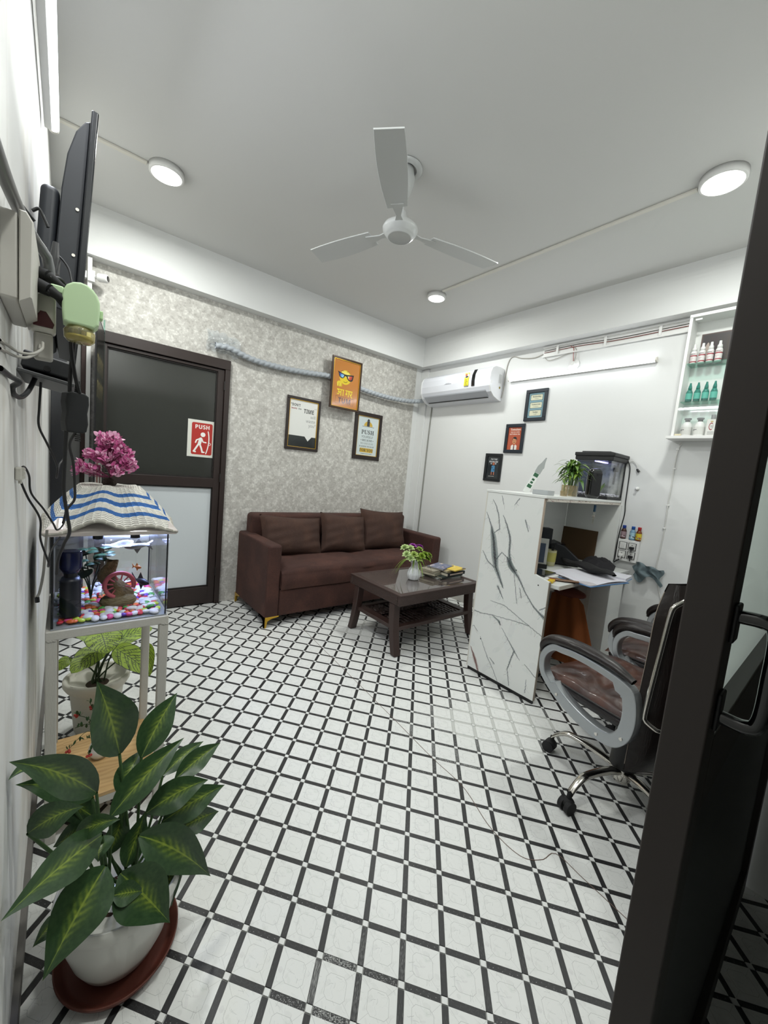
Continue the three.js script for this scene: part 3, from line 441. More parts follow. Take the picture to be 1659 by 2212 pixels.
framed('picture_frame', 'orange print with a yellow face in sunglasses in a thin dark and gold frame', .345, .485, [-1.083, 2.075, .0735], 0, .02, S(0x3a2410, .3, { metalness: .2 }), ctex(512, 736, (g, w, h) => {
  g.fillStyle = '#b97836'; g.fillRect(0, 0, w, h); const cx = 236, cy = 262, r = 112;
  g.fillStyle = '#d8bf2c'; g.beginPath(); g.arc(cx, cy, r, 0, 7); g.fill(); g.fillStyle = '#e6d565'; g.beginPath(); g.ellipse(cx - 8, cy - 58, 78, 42, 0, 0, 7); g.fill();
  g.strokeStyle = '#5a4a14'; g.lineWidth = 6; g.beginPath(); g.arc(cx - 60, cy - 72, 26, 3.5, 5.6); g.stroke(); g.beginPath(); g.arc(cx + 48, cy - 72, 28, 3.7, 5.9); g.stroke();
  g.fillStyle = '#232327'; g.beginPath(); g.moveTo(84, 184); g.lineTo(222, 214); g.lineTo(262, 214); g.lineTo(398, 196); g.lineTo(384, 276); g.quadraticCurveTo(366, 312, 320, 304); g.quadraticCurveTo(272, 294, 258, 244); g.lineTo(224, 240); g.quadraticCurveTo(206, 290, 164, 284); g.quadraticCurveTo(112, 276, 102, 214); g.closePath(); g.fill();
  const lens = (pts, cs) => { g.save(); g.beginPath(); pts.forEach((p, i) => i ? g.lineTo(...p) : g.moveTo(...p)); g.closePath(); g.clip(); cs.forEach((c, i) => { g.fillStyle = c; g.save(); g.translate(pts[0][0] + i * 32 - 10, 180); g.rotate(.4); g.fillRect(0, -60, 40, 220); g.restore(); }); g.restore(); };
  lens([[118, 208], [208, 226], [196, 268], [164, 272], [126, 250]], ['#7a6fb0', '#3d55a8', '#6ba3d6', '#8fc2e2', '#6ba3d6']); lens([[278, 232], [374, 218], [362, 268], [330, 290], [292, 272]], ['#d9a860', '#e0c890', '#cf5a36', '#a83a30', '#a04040']);
  g.strokeStyle = '#4a3d12'; g.lineWidth = 7; g.beginPath(); g.moveTo(206, 330); g.quadraticCurveTo(256, 352, 282, 314); g.stroke();
  g.fillStyle = '#d9c030'; g.beginPath(); g.ellipse(130, 370, 48, 40, 0, 0, 7); g.fill(); for (let i = 0; i < 4; i++) { g.fillStyle = i % 2 ? '#c9ad28' : '#ddc740'; g.beginPath(); g.ellipse(100 + i * 24, 392, 13, 28, .1, 0, 7); g.fill(); }
  g.strokeStyle = g.fillStyle = '#e2cf2c'; g.lineCap = 'round'; g.lineWidth = 13; const L = (...p) => { g.beginPath(); g.moveTo(p[0], p[1]); for (let i = 2; i < p.length; i += 2) g.lineTo(p[i], p[i + 1]); g.stroke(); };
  L(100, 462, 226, 462); g.beginPath(); g.arc(118, 488, 16, 4.2, 7.6); g.stroke(); g.beginPath(); g.arc(118, 520, 19, 4.9, 8.8); g.stroke(); L(134, 506, 168, 500); L(172, 462, 172, 552); L(216, 462, 216, 552);
  L(262, 462, 392, 462); L(320, 462, 320, 552); L(284, 462, 284, 506); g.beginPath(); g.arc(280, 516, 10, 0, 7); g.stroke(); L(346, 462, 346, 508); L(346, 508, 366, 528, 388, 562); L(382, 462, 382, 506); g.beginPath(); g.arc(364, 496, 20, 0, 2.6); g.stroke();
  g.strokeStyle = '#4a3038'; g.lineWidth = 4; g.strokeRect(76, 572, 348, 112); g.fillStyle = '#4a3038'; g.font = 'bold 116px sans-serif'; g.textAlign = 'center'; g.fillText('TUM', 252, 672);
}), true);
framed('picture_frame', 'dark framed pale blue motivational print, right of the three on the wallpaper', .355, .49, [-.715, 1.62, 0], 0, .04, mFrame, ctex(512, 780, (g, w, h) => {
  g.fillStyle = '#c9d3d3'; g.fillRect(0, 0, w, h); g.fillStyle = '#c9a63c'; g.beginPath(); g.ellipse(256, 190, 104, 96, 0, 3.14, 6.29); g.fill(); g.fillStyle = '#26292b'; g.beginPath(); g.ellipse(256, 100, 32, 56, 0, 0, 7); g.fill(); g.fillRect(224, 100, 64, 92); g.fillStyle = '#8a8f90'; g.fillRect(240, 82, 16, 8); g.fillRect(264, 82, 14, 8); g.fillStyle = '#26292b'; g.fillRect(110, 196, 292, 7);
  g.textAlign = 'center'; const T = (s, y, f, c = '#26292b') => { g.font = f; g.fillStyle = c; g.fillText(s, 256, y); };
  T('PUSH', 350, 'bold 112px serif'); T('YOURSELF', 424, '62px sans-serif'); T('• BECAUSE •', 490, 'bold 52px serif'); T('NO ONE ELSE', 552, '48px serif', '#5a6062'); T('IS GOING TO DO IT', 608, 'bold 38px serif'); g.fillStyle = '#c9a63c'; g.fillRect(96, 628, 320, 86); T('FOR YOU', 696, 'bold 74px serif'); g.fillStyle = '#26292b'; g.fillRect(120, 736, 276, 7);
}), true);
framed('picture_frame', 'navy framed print with three cream boxes, highest small frame on the right wall', .205, .275, [-.001, 1.97, 1.495], -Math.PI / 2, .03, mFrameBlue, ctex(320, 472, (g, w, h) => {
  const q = rng(2); g.fillStyle = '#7fa0ab'; g.fillRect(0, 0, w, h); for (let i = 0; i < 300; i++) { g.fillStyle = `rgba(${60 + q() * 60},${100 + q() * 50},${115 + q() * 50},.35)`; g.fillRect(q() * w, q() * h, 3 + q() * 10, 2 + q() * 6); }
  [['Yesterday', 'is history', 40], ['Tomorrow', 'is a mystery', 188], ['Today', 'is a gift', 336]].forEach(([a, b, y]) => { g.fillStyle = '#2d4650'; g.fillRect(34, y - 6, 252, 112); g.fillStyle = '#d8d7bd'; g.beginPath(); g.roundRect(40, y, 240, 100, 12); g.fill(); g.fillStyle = '#23343a'; g.textAlign = 'center'; g.font = 'bold 38px sans-serif'; g.fillText(a, 160, y + 46); g.font = '20px sans-serif'; g.fillText(b, 160, y + 78); });
}), false, .01);
framed('picture_frame', 'navy framed orange print with a drawn man, on the right wall', .195, .265, [-.001, 1.68, 1.322], -Math.PI / 2, .03, mFrameBlue, ctex(320, 488, (g, w, h) => {
  g.fillStyle = '#b4573d'; g.fillRect(0, 0, w, h); g.textAlign = 'center'; g.fillStyle = '#e8dcd2'; g.font = 'bold 66px sans-serif'; g.fillText('Tension', 170, 72); g.font = 'bold 34px sans-serif'; g.fillText('lene ka nahin', 164, 116); g.font = 'bold 44px sans-serif'; g.fillText('sirf dene ka', 160, 164);
  g.fillStyle = '#c98a62'; g.beginPath(); g.ellipse(168, 300, 50, 66, 0, 0, 7); g.fill(); g.fillStyle = '#22262c'; g.beginPath(); g.moveTo(112, 306); g.quadraticCurveTo(108, 214, 176, 206); g.quadraticCurveTo(238, 214, 224, 306); g.lineTo(212, 262); g.quadraticCurveTo(168, 258, 136, 236); g.lineTo(122, 270); g.fill(); g.fillRect(140, 284, 16, 6); g.fillRect(182, 284, 16, 6); g.fillRect(146, 320, 44, 8); g.fillStyle = '#e6e0da'; g.beginPath(); g.moveTo(96, 400); g.lineTo(140, 372); g.lineTo(168, 420); g.lineTo(198, 372); g.lineTo(238, 400); g.lineTo(238, 488); g.lineTo(96, 488); g.fill(); g.fillStyle = '#5c3d46'; g.fillRect(156, 410, 26, 78);
}), false);
framed('picture_frame', 'black framed dark print with white lettering, lowest small frame on the right wall', .19, .265, [-.001, 1.405, 1.127], -Math.PI / 2, .026, S(0x15191c, .45), ctex(320, 488, (g, w, h) => {
  g.fillStyle = '#20262a'; g.fillRect(0, 0, w, h); g.fillStyle = '#2c3439'; g.fillRect(200, 40, 90, 420); g.textAlign = 'center'; g.fillStyle = '#d5d6d8'; g.font = 'bold 48px sans-serif'; g.fillText('I’M THE', 168, 84); g.font = 'bold 50px sans-serif'; g.fillText('PROBLEM', 160, 138); g.strokeStyle = '#d5d6d8'; g.lineWidth = 7; for (const [x, y] of [[92, 178], [108, 180], [208, 178], [226, 176]]) { g.beginPath(); g.moveTo(x, y); g.lineTo(x + 6, y - 26); g.lineTo(x + 12, y - 4); g.stroke(); }
  g.fillStyle = '#a8634a'; g.beginPath(); g.ellipse(168, 164, 30, 34, 0, 0, 7); g.fill(); g.fillStyle = '#4e86ad'; g.beginPath(); g.moveTo(124, 204); g.lineTo(206, 204); g.lineTo(212, 344); g.lineTo(118, 344); g.fill(); g.fillStyle = '#29405a'; g.fillRect(130, 240, 24, 22); g.fillRect(170, 286, 26, 20); g.fillStyle = '#b0705a'; g.fillRect(122, 344, 26, 66); g.fillRect(182, 344, 26, 66); g.fillStyle = '#c8c4bd'; g.fillRect(60, 436, 150, 8);
}), false);
{ // push sign on the door
  const s = mesh('push_sign', bx(-.103, .103, -.147, .147, 0, .002), [0, 1, 2, 3, 4, 5].map(i => M.white)[0]); s.position.set(-2.356, 1.389, -.0075); tag(s, 'red and white push sign stuck on the dark glass door pane', 'sign');
  const f = mesh('print', place(new THREE.PlaneGeometry(.204, .292), [0, 0, .0026]), S(0xffffff, .35, { map: ctex(512, 736, (g, w, h) => {
    g.fillStyle = '#dcdcd2'; g.fillRect(0, 0, w, h); g.fillStyle = '#b3332c'; g.beginPath(); g.roundRect(70, 50, 392, 640, 34); g.fill(); g.fillStyle = '#f0efea'; g.textAlign = 'center'; g.font = 'bold 112px sans-serif'; g.fillText('PUSH', 268, 170);
    g.beginPath(); g.arc(284, 282, 46, 0, 7); g.fill(); g.strokeStyle = '#f0efea'; g.lineCap = g.lineJoin = 'round'; const L = (lw, ...p) => { g.lineWidth = lw; g.beginPath(); g.moveTo(p[0], p[1]); for (let i = 2; i < p.length; i += 2) g.lineTo(p[i], p[i + 1]); g.stroke(); };
    L(62, 244, 372, 222, 470); L(26, 236, 362, 166, 400, 150, 450); L(24, 262, 362, 290, 430, 346, 436); L(34, 206, 478, 160, 560, 120, 628); L(30, 118, 628, 150, 636); L(34, 230, 478, 262, 560, 282, 636); L(26, 282, 636, 316, 636); g.lineWidth = 20; g.beginPath(); g.moveTo(380, 210); g.quadraticCurveTo(432, 420, 350, 660); g.stroke(); g.lineWidth = 10; g.beginPath(); g.arc(414, 462, 22, 4.5, 8.2); g.stroke();
  }) }), s);
}
const LEAVES= [[[-3.093,0.515,2.36],[-3.142,0.728,2.38],0.0634],[[-3.046,0.487,2.36],[-2.956,0.603,2.3],0.0439],[[-3.113,0.406,2.42],[-2.947,0.503,2.36],0.0424],[[-2.98,0.349,2.28],[-2.851,0.353,2.2],0.0286],[[-2.957,0.356,2.32],[-2.817,0.373,2.26],0.036],[[-3.034,0.341,2.38],[-2.878,0.347,2.36],0.0449],[[-2.991,0.278,2.36],[-2.817,0.273,2.32],0.0469],[[-2.948,0.21,2.34],[-2.824,0.172,2.3],0.0381],[[-3.057,0.341,2.44],[-2.89,0.142,2.46],0.0562],[[-3.096,0.294,2.47],[-3.003,0.17,2.54],0.064],[[-3.127,0.359,2.5],[-3.227,0.256,2.58],0.0608],[[-3.132,0.402,2.46],[-3.278,0.474,2.63],0.0457],[[-3.177,0.432,2.46],[-3.102,0.458,2.5],0.0253],[[-3.254,0.476,2.46],[-3.167,0.538,2.52],0.0358],[[-3.141,0.48,2.42],[-3.279,0.669,2.5],0.0436],[[-3.146,0.439,2.38],[-3.277,0.549,2.4],0.0353],[[-3.233,0.539,2.36],[-3.279,0.639,2.51],0.0185],[[-3.14,0.367,2.36],[-3.234,0.462,2.34],0.0346],[[-3.111,0.288,2.4],[-3.078,0.356,2.36],0.0313],[[-3.08,0.252,2.42],[-3.035,0.347,2.38],0.0332],[[-3.094,0.423,2.38],[-3.041,0.479,2.32],0.0341],[[-2.992,0.244,2.44],[-2.983,0.116,2.46],0.0332],[[-3.114,0.278,2.5],[-3.051,0.247,2.5],0.0269],[[-3.21,0.248,2.46],[-3.245,0.251,2.5],0.0217],[[-3.153,0.346,2.36],[-3.217,0.334,2.36],0.0326],[[-3.134,0.383,2.44],[-3.139,0.358,2.48],0.0307]] ;
const LEAVES2= [[[-3.074,0.373,1.4],[-3.178,0.332,1.5],0.0828],[[-3.028,0.371,1.42],[-2.899,0.248,1.48],0.0882],[[-3.075,0.443,1.4],[-3.059,0.389,1.5],0.111],[[-3.053,0.386,1.36],[-3.171,0.427,1.32],0.0576],[[-3.018,0.372,1.36],[-2.862,0.391,1.3],0.0663],[[-2.889,0.332,1.34],[-2.878,0.168,1.36],0.0443],[[-3.183,0.331,1.34],[-3.22,0.298,1.38],0.039],[[-3.034,0.396,1.34],[-3.091,0.427,1.26],0.0725],[[-2.993,0.387,1.32],[-2.913,0.392,1.24],0.0611]] ;
const WIRES={
  adapterCableA: [[-3.227,1.563,2.42],[-3.209,1.567,2.41],[-3.198,1.545,2.4],[-3.187,1.508,2.39],[-3.19,1.464,2.38],[-3.195,1.41,2.37],[-3.196,1.364,2.36]],
  adapterCableB: [[-3.231,1.533,2.44],[-3.215,1.526,2.427],[-3.201,1.507,2.413],[-3.196,1.477,2.4],[-3.194,1.444,2.387],[-3.188,1.402,2.373],[-3.18,1.368,2.36]],
  loopFromTv: [[-3.234,1.644,2.3],[-3.217,1.64,2.32],[-3.2,1.615,2.34],[-3.193,1.576,2.36]],
  downToTank: [[-3.201,1.288,2.36],[-3.203,1.219,2.323],[-3.204,1.154,2.286],[-3.198,1.096,2.249],[-3.193,1.045,2.211],[-3.203,1.009,2.174],[-3.215,0.959,2.137],[-3.218,0.913,2.1]],
  downToTankB: [[-3.184,1.29,2.36],[-3.195,1.259,2.313],[-3.188,1.218,2.267],[-3.184,1.16,2.22],[-3.184,1.121,2.173],[-3.197,1.091,2.127],[-3.206,1.047,2.08]],
  upperCable: [[-3.278,1.656,2.57],[-3.278,1.686,2.45],[-3.265,1.668,2.43],[-3.248,1.651,2.42]],
  upperHook: [[-3.257,1.716,2.3],[-3.247,1.724,2.3],[-3.24,1.711,2.3],[-3.233,1.695,2.3]],
  boxTopCable: [[-3.279,1.582,2.57],[-3.271,1.623,2.48],[-3.255,1.635,2.46],[-3.246,1.644,2.44]],
  greyLoopA: [[-3.236,1.444,2.42],[-3.237,1.429,2.436],[-3.249,1.415,2.452],[-3.266,1.411,2.468],[-3.278,1.415,2.494],[-3.279,1.406,2.58]],
  greyLoopB: [[-3.241,1.447,2.4],[-3.242,1.426,2.42],[-3.256,1.409,2.44],[-3.27,1.404,2.46],[-3.279,1.404,2.49],[-3.279,1.394,2.58]],
  lowerLoop: [[-3.279,1.365,2.58],[-3.278,1.369,2.462],[-3.268,1.365,2.425],[-3.279,1.357,2.397],[-3.279,1.346,2.38],[-3.274,1.346,2.312],[-3.264,1.364,2.275],[-3.254,1.4,2.238],[-3.25,1.421,2.2]],
  stbCable: [[-3.277,1.444,2.2],[-3.271,1.421,2.2],[-3.263,1.411,2.2],[-3.252,1.42,2.2],[-3.244,1.427,2.2]],
  stbDown: [[-3.246,1.416,2.2],[-3.251,1.339,2.167],[-3.253,1.297,2.133],[-3.24,1.259,2.1],[-3.227,1.224,2.067],[-3.219,1.193,2.033],[-3.221,1.162,2.0],[-3.216,1.196,1.967],[-3.206,1.216,1.933],[-3.194,1.264,1.9]],
  hookCableA: [[-3.275,1.198,2.3],[-3.271,1.202,2.269],[-3.265,1.181,2.237],[-3.263,1.139,2.206],[-3.242,1.097,2.175],[-3.225,1.057,2.144],[-3.217,1.034,2.112],[-3.204,1.047,2.081],[-3.201,1.074,2.05]],
  hookCableB: [[-3.277,1.18,2.3],[-3.265,1.135,2.271],[-3.246,1.084,2.243],[-3.246,1.03,2.214],[-3.232,0.966,2.186],[-3.234,0.951,2.157],[-3.229,0.982,2.129],[-3.211,1.013,2.1]],
  airHose: [[-3.24,1.018,2.02],[-3.244,0.948,2.027],[-3.247,0.898,2.035],[-3.254,0.851,2.042],[-3.259,0.838,2.05]],
};
// ------------------------------------------------------------------ fish tank on its stand, left wall
const TX0 = -3.245, TX1 = -2.92, TZ0 = 1.575, TZ1 = 1.965, TY = .70;
{
  const t = thing('tank_stand', 'white welded metal stand with wooden lower shelf under the left fish tank', 'stand', [0, 0, 0]);
  const m = S(0xc8c5bd, .5, { bumpMap: fineBump, bumpScale: .0006 }), w = .028;
  for (const [x, z] of [[TX0, TZ0], [TX0, TZ1 - w], [TX1 - w, TZ0], [TX1 - w, TZ1 - w]]) mesh('leg', bx(x, x + w, 0.001, TY - .029, z, z + w, .003), m, t);
  for (const g of [bx(TX0, TX1, TY - .028, TY, TZ1 - w, TZ1, .003), bx(TX0, TX1, TY - .028, TY, TZ0, TZ0 + w, .003), bx(TX0, TX0 + w, TY - .028, TY, TZ0 + w, TZ1 - w), bx(TX1 - w, TX1, TY - .028, TY, TZ0 + w, TZ1 - w)]) mesh('top_rail', g, m, t);
  for (const g of [bx(TX0 + w, TX1 - w, .075, .098, TZ1 - w + .004, TZ1 - .004), bx(TX0 + w, TX1 - w, .075, .098, TZ0 + .004, TZ0 + w - .004)]) mesh('lower_rail', g, m, t);
  const q = rng(6); for (const [x, y] of [[TX0 + .006, TY - .03], [TX1 - .02, TY - .03]]) mesh('weld_seam', [...Array(7)].map((_, i) => ball(x + i * .003, y + q() * .003, TZ1, .0035, .003, .002, 8, 6)), m, t);
  const wood = dtex(512, 256, (u, v) => { const g = fbm(u * 3 + 2 * fbm(u * 2, v * 6, 6, 61, 2), v * 22, 88, 62, 4), s = Math.abs(Math.sin((v * 9 + 2.2 * fbm(u * 2, v * 3, 6, 63, 3)) * 6.28)); return mix([178, 140, 92], [208, 174, 124], clamp(s * .55 + g * .6)); });
  mesh('shelf_board', muv(bx(TX0 + .012, TX1 - .012, .0985, .112, TZ0 + .01, TZ1 - .005, .002), .4), S(0xffffff, .42, { map: wood }), t).userData.label = 'pale wooden lower shelf board';
  mesh('support_board', bx(TX0 + .03, TX1 - .03, TY - .012, TY - .0005, TZ0 + .03, TZ1 - .03), S(0x8f8c84, .7), t);
}
const GY0 = TY + .0005, GY1 = .988, WY = .948;
{
  const t = thing('fish_tank', 'glass fish tank with coloured pebbles on the white stand by the left wall', 'fish tank', [0, 0, 0]);
  const e = .004, x0 = TX0 + .012, x1 = TX1 - .006, z0 = TZ0 + .006, z1 = TZ1 - .008;
  for (const g of [bx(x0, x1, GY0, GY1, z1 - e, z1), bx(x0, x1, GY0, GY1, z0, z0 + e), bx(x1 - e, x1, GY0, GY1, z0 + e, z1 - e)]) mesh('glass_pane', g, M.glass, t);
  mesh('backing_film', bx(x0, x0 + e, GY0, GY1, z0 + e, z1 - e), S(0x1b2226, .3), t);
  mesh('base_pane', bx(x0, x1, GY0, GY0 + .004, z0, z1), S(0x9aa0a4, .3), t);
  for (const [x, z] of [[x0, z1], [x1, z1], [x1, z0]]) mesh('corner_seal', cyl([x - Math.sign(x - (x0 + x1) / 2) * .004, GY0, z - Math.sign(z - 1.77) * .004], [x - Math.sign(x - (x0 + x1) / 2) * .004, GY1, z - Math.sign(z - 1.77) * .004], .0025, .0025, 6), M.black, t);
  const q = rng(8); mesh('water_surface', grid(20, 24, (u, v) => [x0 + e + (x1 - x0 - 2 * e) * u, WY + .003 * Math.sin(u * 19 + v * 7) * Math.sin(v * 15), z0 + e + (z1 - z0 - 2 * e) * v]), P(0xe9f1f2, .03, { transmission: .9, thickness: 0, ior: 1.33 }), t);
  // hood: shallow pyramid box
  const hy = GY1 + .001, ring = (y, ix, iz0, iz1) => [[TX0 - .004 + ix, y, TZ0 - .006 + iz0], [TX1 + .012 - ix, y, TZ0 - .006 + iz0], [TX1 + .012 - ix, y, TZ1 + .008 - iz1], [TX0 - .004 + ix, y, TZ1 + .008 - iz1]];
  const rs = [ring(hy, 0, 0, 0), ring(hy + .012, -.003, -.003, -.003), ring(hy + .022, .004, .004, .004), ring(hy + .05, .03, .03, .03), ring(hy + .115, .085, .07, .12), ring(hy + .125, .1, .09, .14)], pos = [], idx = [];
  rs.forEach(r => r.forEach(p => pos.push(...p))); for (let k = 0; k + 1 < rs.length; k++) for (let i = 0; i < 4; i++) { const a = k * 4 + i, b = k * 4 + (i + 1) % 4; idx.push(a, a + 4, b + 4, a, b + 4, b); } const L = (rs.length - 1) * 4; idx.push(L, L + 3, L + 2, L, L + 2, L + 1); idx.push(0, 1, 2, 0, 2, 3);
  const g = new THREE.BufferGeometry(); g.setAttribute('position', new THREE.Float32BufferAttribute(pos, 3)); g.setIndex(idx); const gg = g.toNonIndexed(); gg.computeVertexNormals();
  mesh('hood', gg, P(0xd2c8c3, .2, { clearcoat: .6 }), t).userData.label = 'glossy white plastic hood';
  for (const x of [-3.12, -3.02]) mesh('socket', cyl([x, hy - .02, TZ1 - .05], [x, hy, TZ1 - .05], .014), M.black, t);
  mesh('lamp', bx(-3.10, -2.95, hy - .009, hy - .001, 1.74, 1.78, .003), glow(0x9fb2ff, 5), t);
  rectLight(.15, .035, [-3.025, hy - .012, 1.76], [-3.025, 0, 1.76], 0xb4c2ff, L_TANK);
}
{ // pebbles in the tank
  const q = rng(21), cols = [['white', 0xdedfe2, .42], ['red', 0xc92f45, .2], ['orange', 0xe2703a, .14], ['yellow-green', 0xb9d24a, .07], ['green', 0x54a04e, .06], ['purple', 0x6a3fb0, .04], ['pink', 0xd94f8e, .07]];
  const geo = norm(new THREE.IcosahedronGeometry(1, 2)), mats = cols.map(c => S(c[1], .35));
  let n = 0; const xs = TX0 + .03, xe = TX1 - .022, zs = TZ0 + .024, ze = TZ1 - .024;
  for (let layer = 0; layer < 2; layer++) for (let i = 0; i < 16; i++) for (let j = 0; j < 18; j++) {
    const fx = (i + .5 + (q() - .5) * .7) / 16, fz = (j + .5 + (q() - .5) * .7) / 18; if (layer) { q(); q(); q(); q(); continue; }
    let r = q(), k = 0; while (k < cols.length - 1 && r > cols[k][2]) { r -= cols[k][2]; k++; }
    const s = (k === 0 ? .0125 : .0095) * (.8 + q() * .45), rise = layer * .011 + .016 * (1 - fz) * (fx > .4 ? 1 : .3);
    const m = new THREE.Mesh(geo, mats[k]); m.castShadow = m.receiveShadow = true; m.name = numbered('pebble'); m.scale.set(s * (1 + q() * .4), s * .62, s); m.rotation.set((q() - .5) * .5, q() * 6, (q() - .5) * .5); m.position.set(xs + (xe - xs) * fx, GY0 + .0125 + rise, zs + (ze - zs) * fz); scene.add(m);
    tag(m, `${cols[k][0]} pebble on the bed of the left fish tank`, 'pebble', `${cols[k][0]} pebbles in the left fish tank`); 
  }
}
{ // tank furniture and fish
  const t = thing('tank_filter', 'dark blue ribbed filter column standing in the left fish tank', 'filter', [-3.187, GY0 + .022, 1.90]);
  const rib = [[0, 0], [.026, 0]]; for (let i = 0; i < 18; i++) rib.push([.028, i * .0065 + .002], [.0255, i * .0065 + .005]); rib.push([.022, .125], [0, .125]);
  mesh('body', lathe(rib, 24), S(0x10131f, .4), t); mesh('neck', cyl([0, .125, 0], [0, .14, 0], .017), M.black, t); mesh('upper_cup', lathe([[0, .138], [.02, .139], [.028, .155], [.029, .205], [.024, .208], [0, .208]], 24), P(0x171f45, .2), t); mesh('outlet', cyl([0, .19, 0], [.035, .2, -.012], .006), M.black, t);
  const w = thing('driftwood_ornament', 'brown log ornament with a pink water wheel in the left fish tank', 'ornament', [-3.055, GY0 + .022, 1.82]);
  const log = grid(24, 20, (u, v) => { const a = u * Math.PI * 2, r = (.036 - .022 * v) * (1 + .25 * fbm(u * 6, v * 9, 6, 71, 3)) + .006 * Math.sin(a * 3 + v * 8); return [Math.cos(a) * r - .03 * v + .012 * Math.sin(v * 7), v * .15, Math.sin(a) * r]; });
  mesh('log', log, S(0x6a5734, .9, { bumpMap: plasterBump, bumpScale: .004 }), w);
  const wh = mesh('wheel', [new THREE.TorusGeometry(.042, .007, 8, 40, Math.PI * 1.5).rotateZ(-.3).translate(.0, .07, .034), ...[...Array(9)].map((_, i) => { const a = -.3 + i * .55; return cyl([Math.cos(a) * .018, .07 + Math.sin(a) * .018, .034], [Math.cos(a) * .048, .07 + Math.sin(a) * .048, .034], .0025, .0025, 6); })], S(0xb9535c, .5), w); wh.userData.label = 'pink water wheel';
  mesh('rock_base', ball(0, .008, .012, .055, .028, .04, 20, 14), S(0x6d6142, .95, { bumpMap: plasterBump, bumpScale: .004 }), w);
  const pl = thing('aquarium_plant', 'dark green artificial plant inside the left fish tank', 'plant', [-3.13, GY0 + .024, 1.76]);
  const q = rng(31); mesh('stem', [...Array(6)].map((_, i) => { const a = i * 1.1; return tube([[0, 0, 0], [.012 * Math.cos(a), .06, .012 * Math.sin(a)], [.045 * Math.cos(a), .1 + .012 * i, .04 * Math.sin(a)]], .0022, 14, 5); }), S(0x20301e, .7), pl);
  for (let i = 0; i < 24; i++) { const a = q() * 6.28, r = .015 + q() * .045, y = .075 + q() * .1, L = .035 + q() * .014; const lf = grid(4, 6, (u, v) => { const w2 = L * .42 * Math.sin(Math.PI * Math.min(1, v * .93 + .07)) * (u - .5) * 2; return [w2, .012 * Math.sin(v * 3) - Math.abs(w2) * .3, v * L]; }); lf.rotateX(-.5 + q()); lf.rotateY(a); lf.translate(Math.cos(a) * r, y, Math.sin(a) * r); mesh('leaf', lf, S(0x2c4a2f, .5), pl); }
  const fish = (label, col, len, pos, ry, tall) => {
    const t2 = thing('fish', label, 'fish', pos, ry); const b = grid(18, 20, (u, v) => { const a = u * Math.PI * 2, s = Math.pow(Math.sin(Math.PI * Math.min(1, v * .93 + .04)), .75) * (1 - .45 * v); return [(v - .5) * len, Math.sin(a) * s * len * tall, Math.cos(a) * s * len * .16]; });
    mesh('body', b, col, t2); const fin = (pts) => ext(pts.map(p => [p[0] * len, p[1] * len]), .0012, .0003).translate(0, 0, -.0006);
    mesh('tail_fin', fin([[.44, .03], [.78, .3], [.66, .0], [.78, -.28], [.44, -.03]]), col, t2); mesh('dorsal_fin', fin([[-.1, tall * .8], [.1, tall + .22], [.3, tall * .5]]), col, t2); mesh('ventral_fin', fin([[-.1, -tall * .8], [.05, -tall - .2], [.22, -tall * .6]]), col, t2); for (const s of [-1, 1]) mesh('eye', ball(-.36 * len, .05 * len, s * .09 * len, .035 * len, .035 * len, .02 * len, 8, 6), M.black, t2);
  };
  fish('small orange goldfish swimming in the left fish tank', S(0xc77a34, .4), .032, [-3.0, .845, 1.83], 2.2, .24);
  fish('grey silver fish near the water surface of the left fish tank', S(0x7d7a76, .35, { metalness: .3 }), .075, [-3.0, .91, 1.78], .25, .17);
  fish('long-finned black fish beside the log ornament in the left fish tank', S(0x17141c, .45), .075, [-2.99, .80, 1.86], 2.0, .2);
  fish('thin white fish left of the pink wheel in the left fish tank', S(0xc9cdd0, .35), .04, [-3.105, .775, 1.87], 1.2, .12);
}
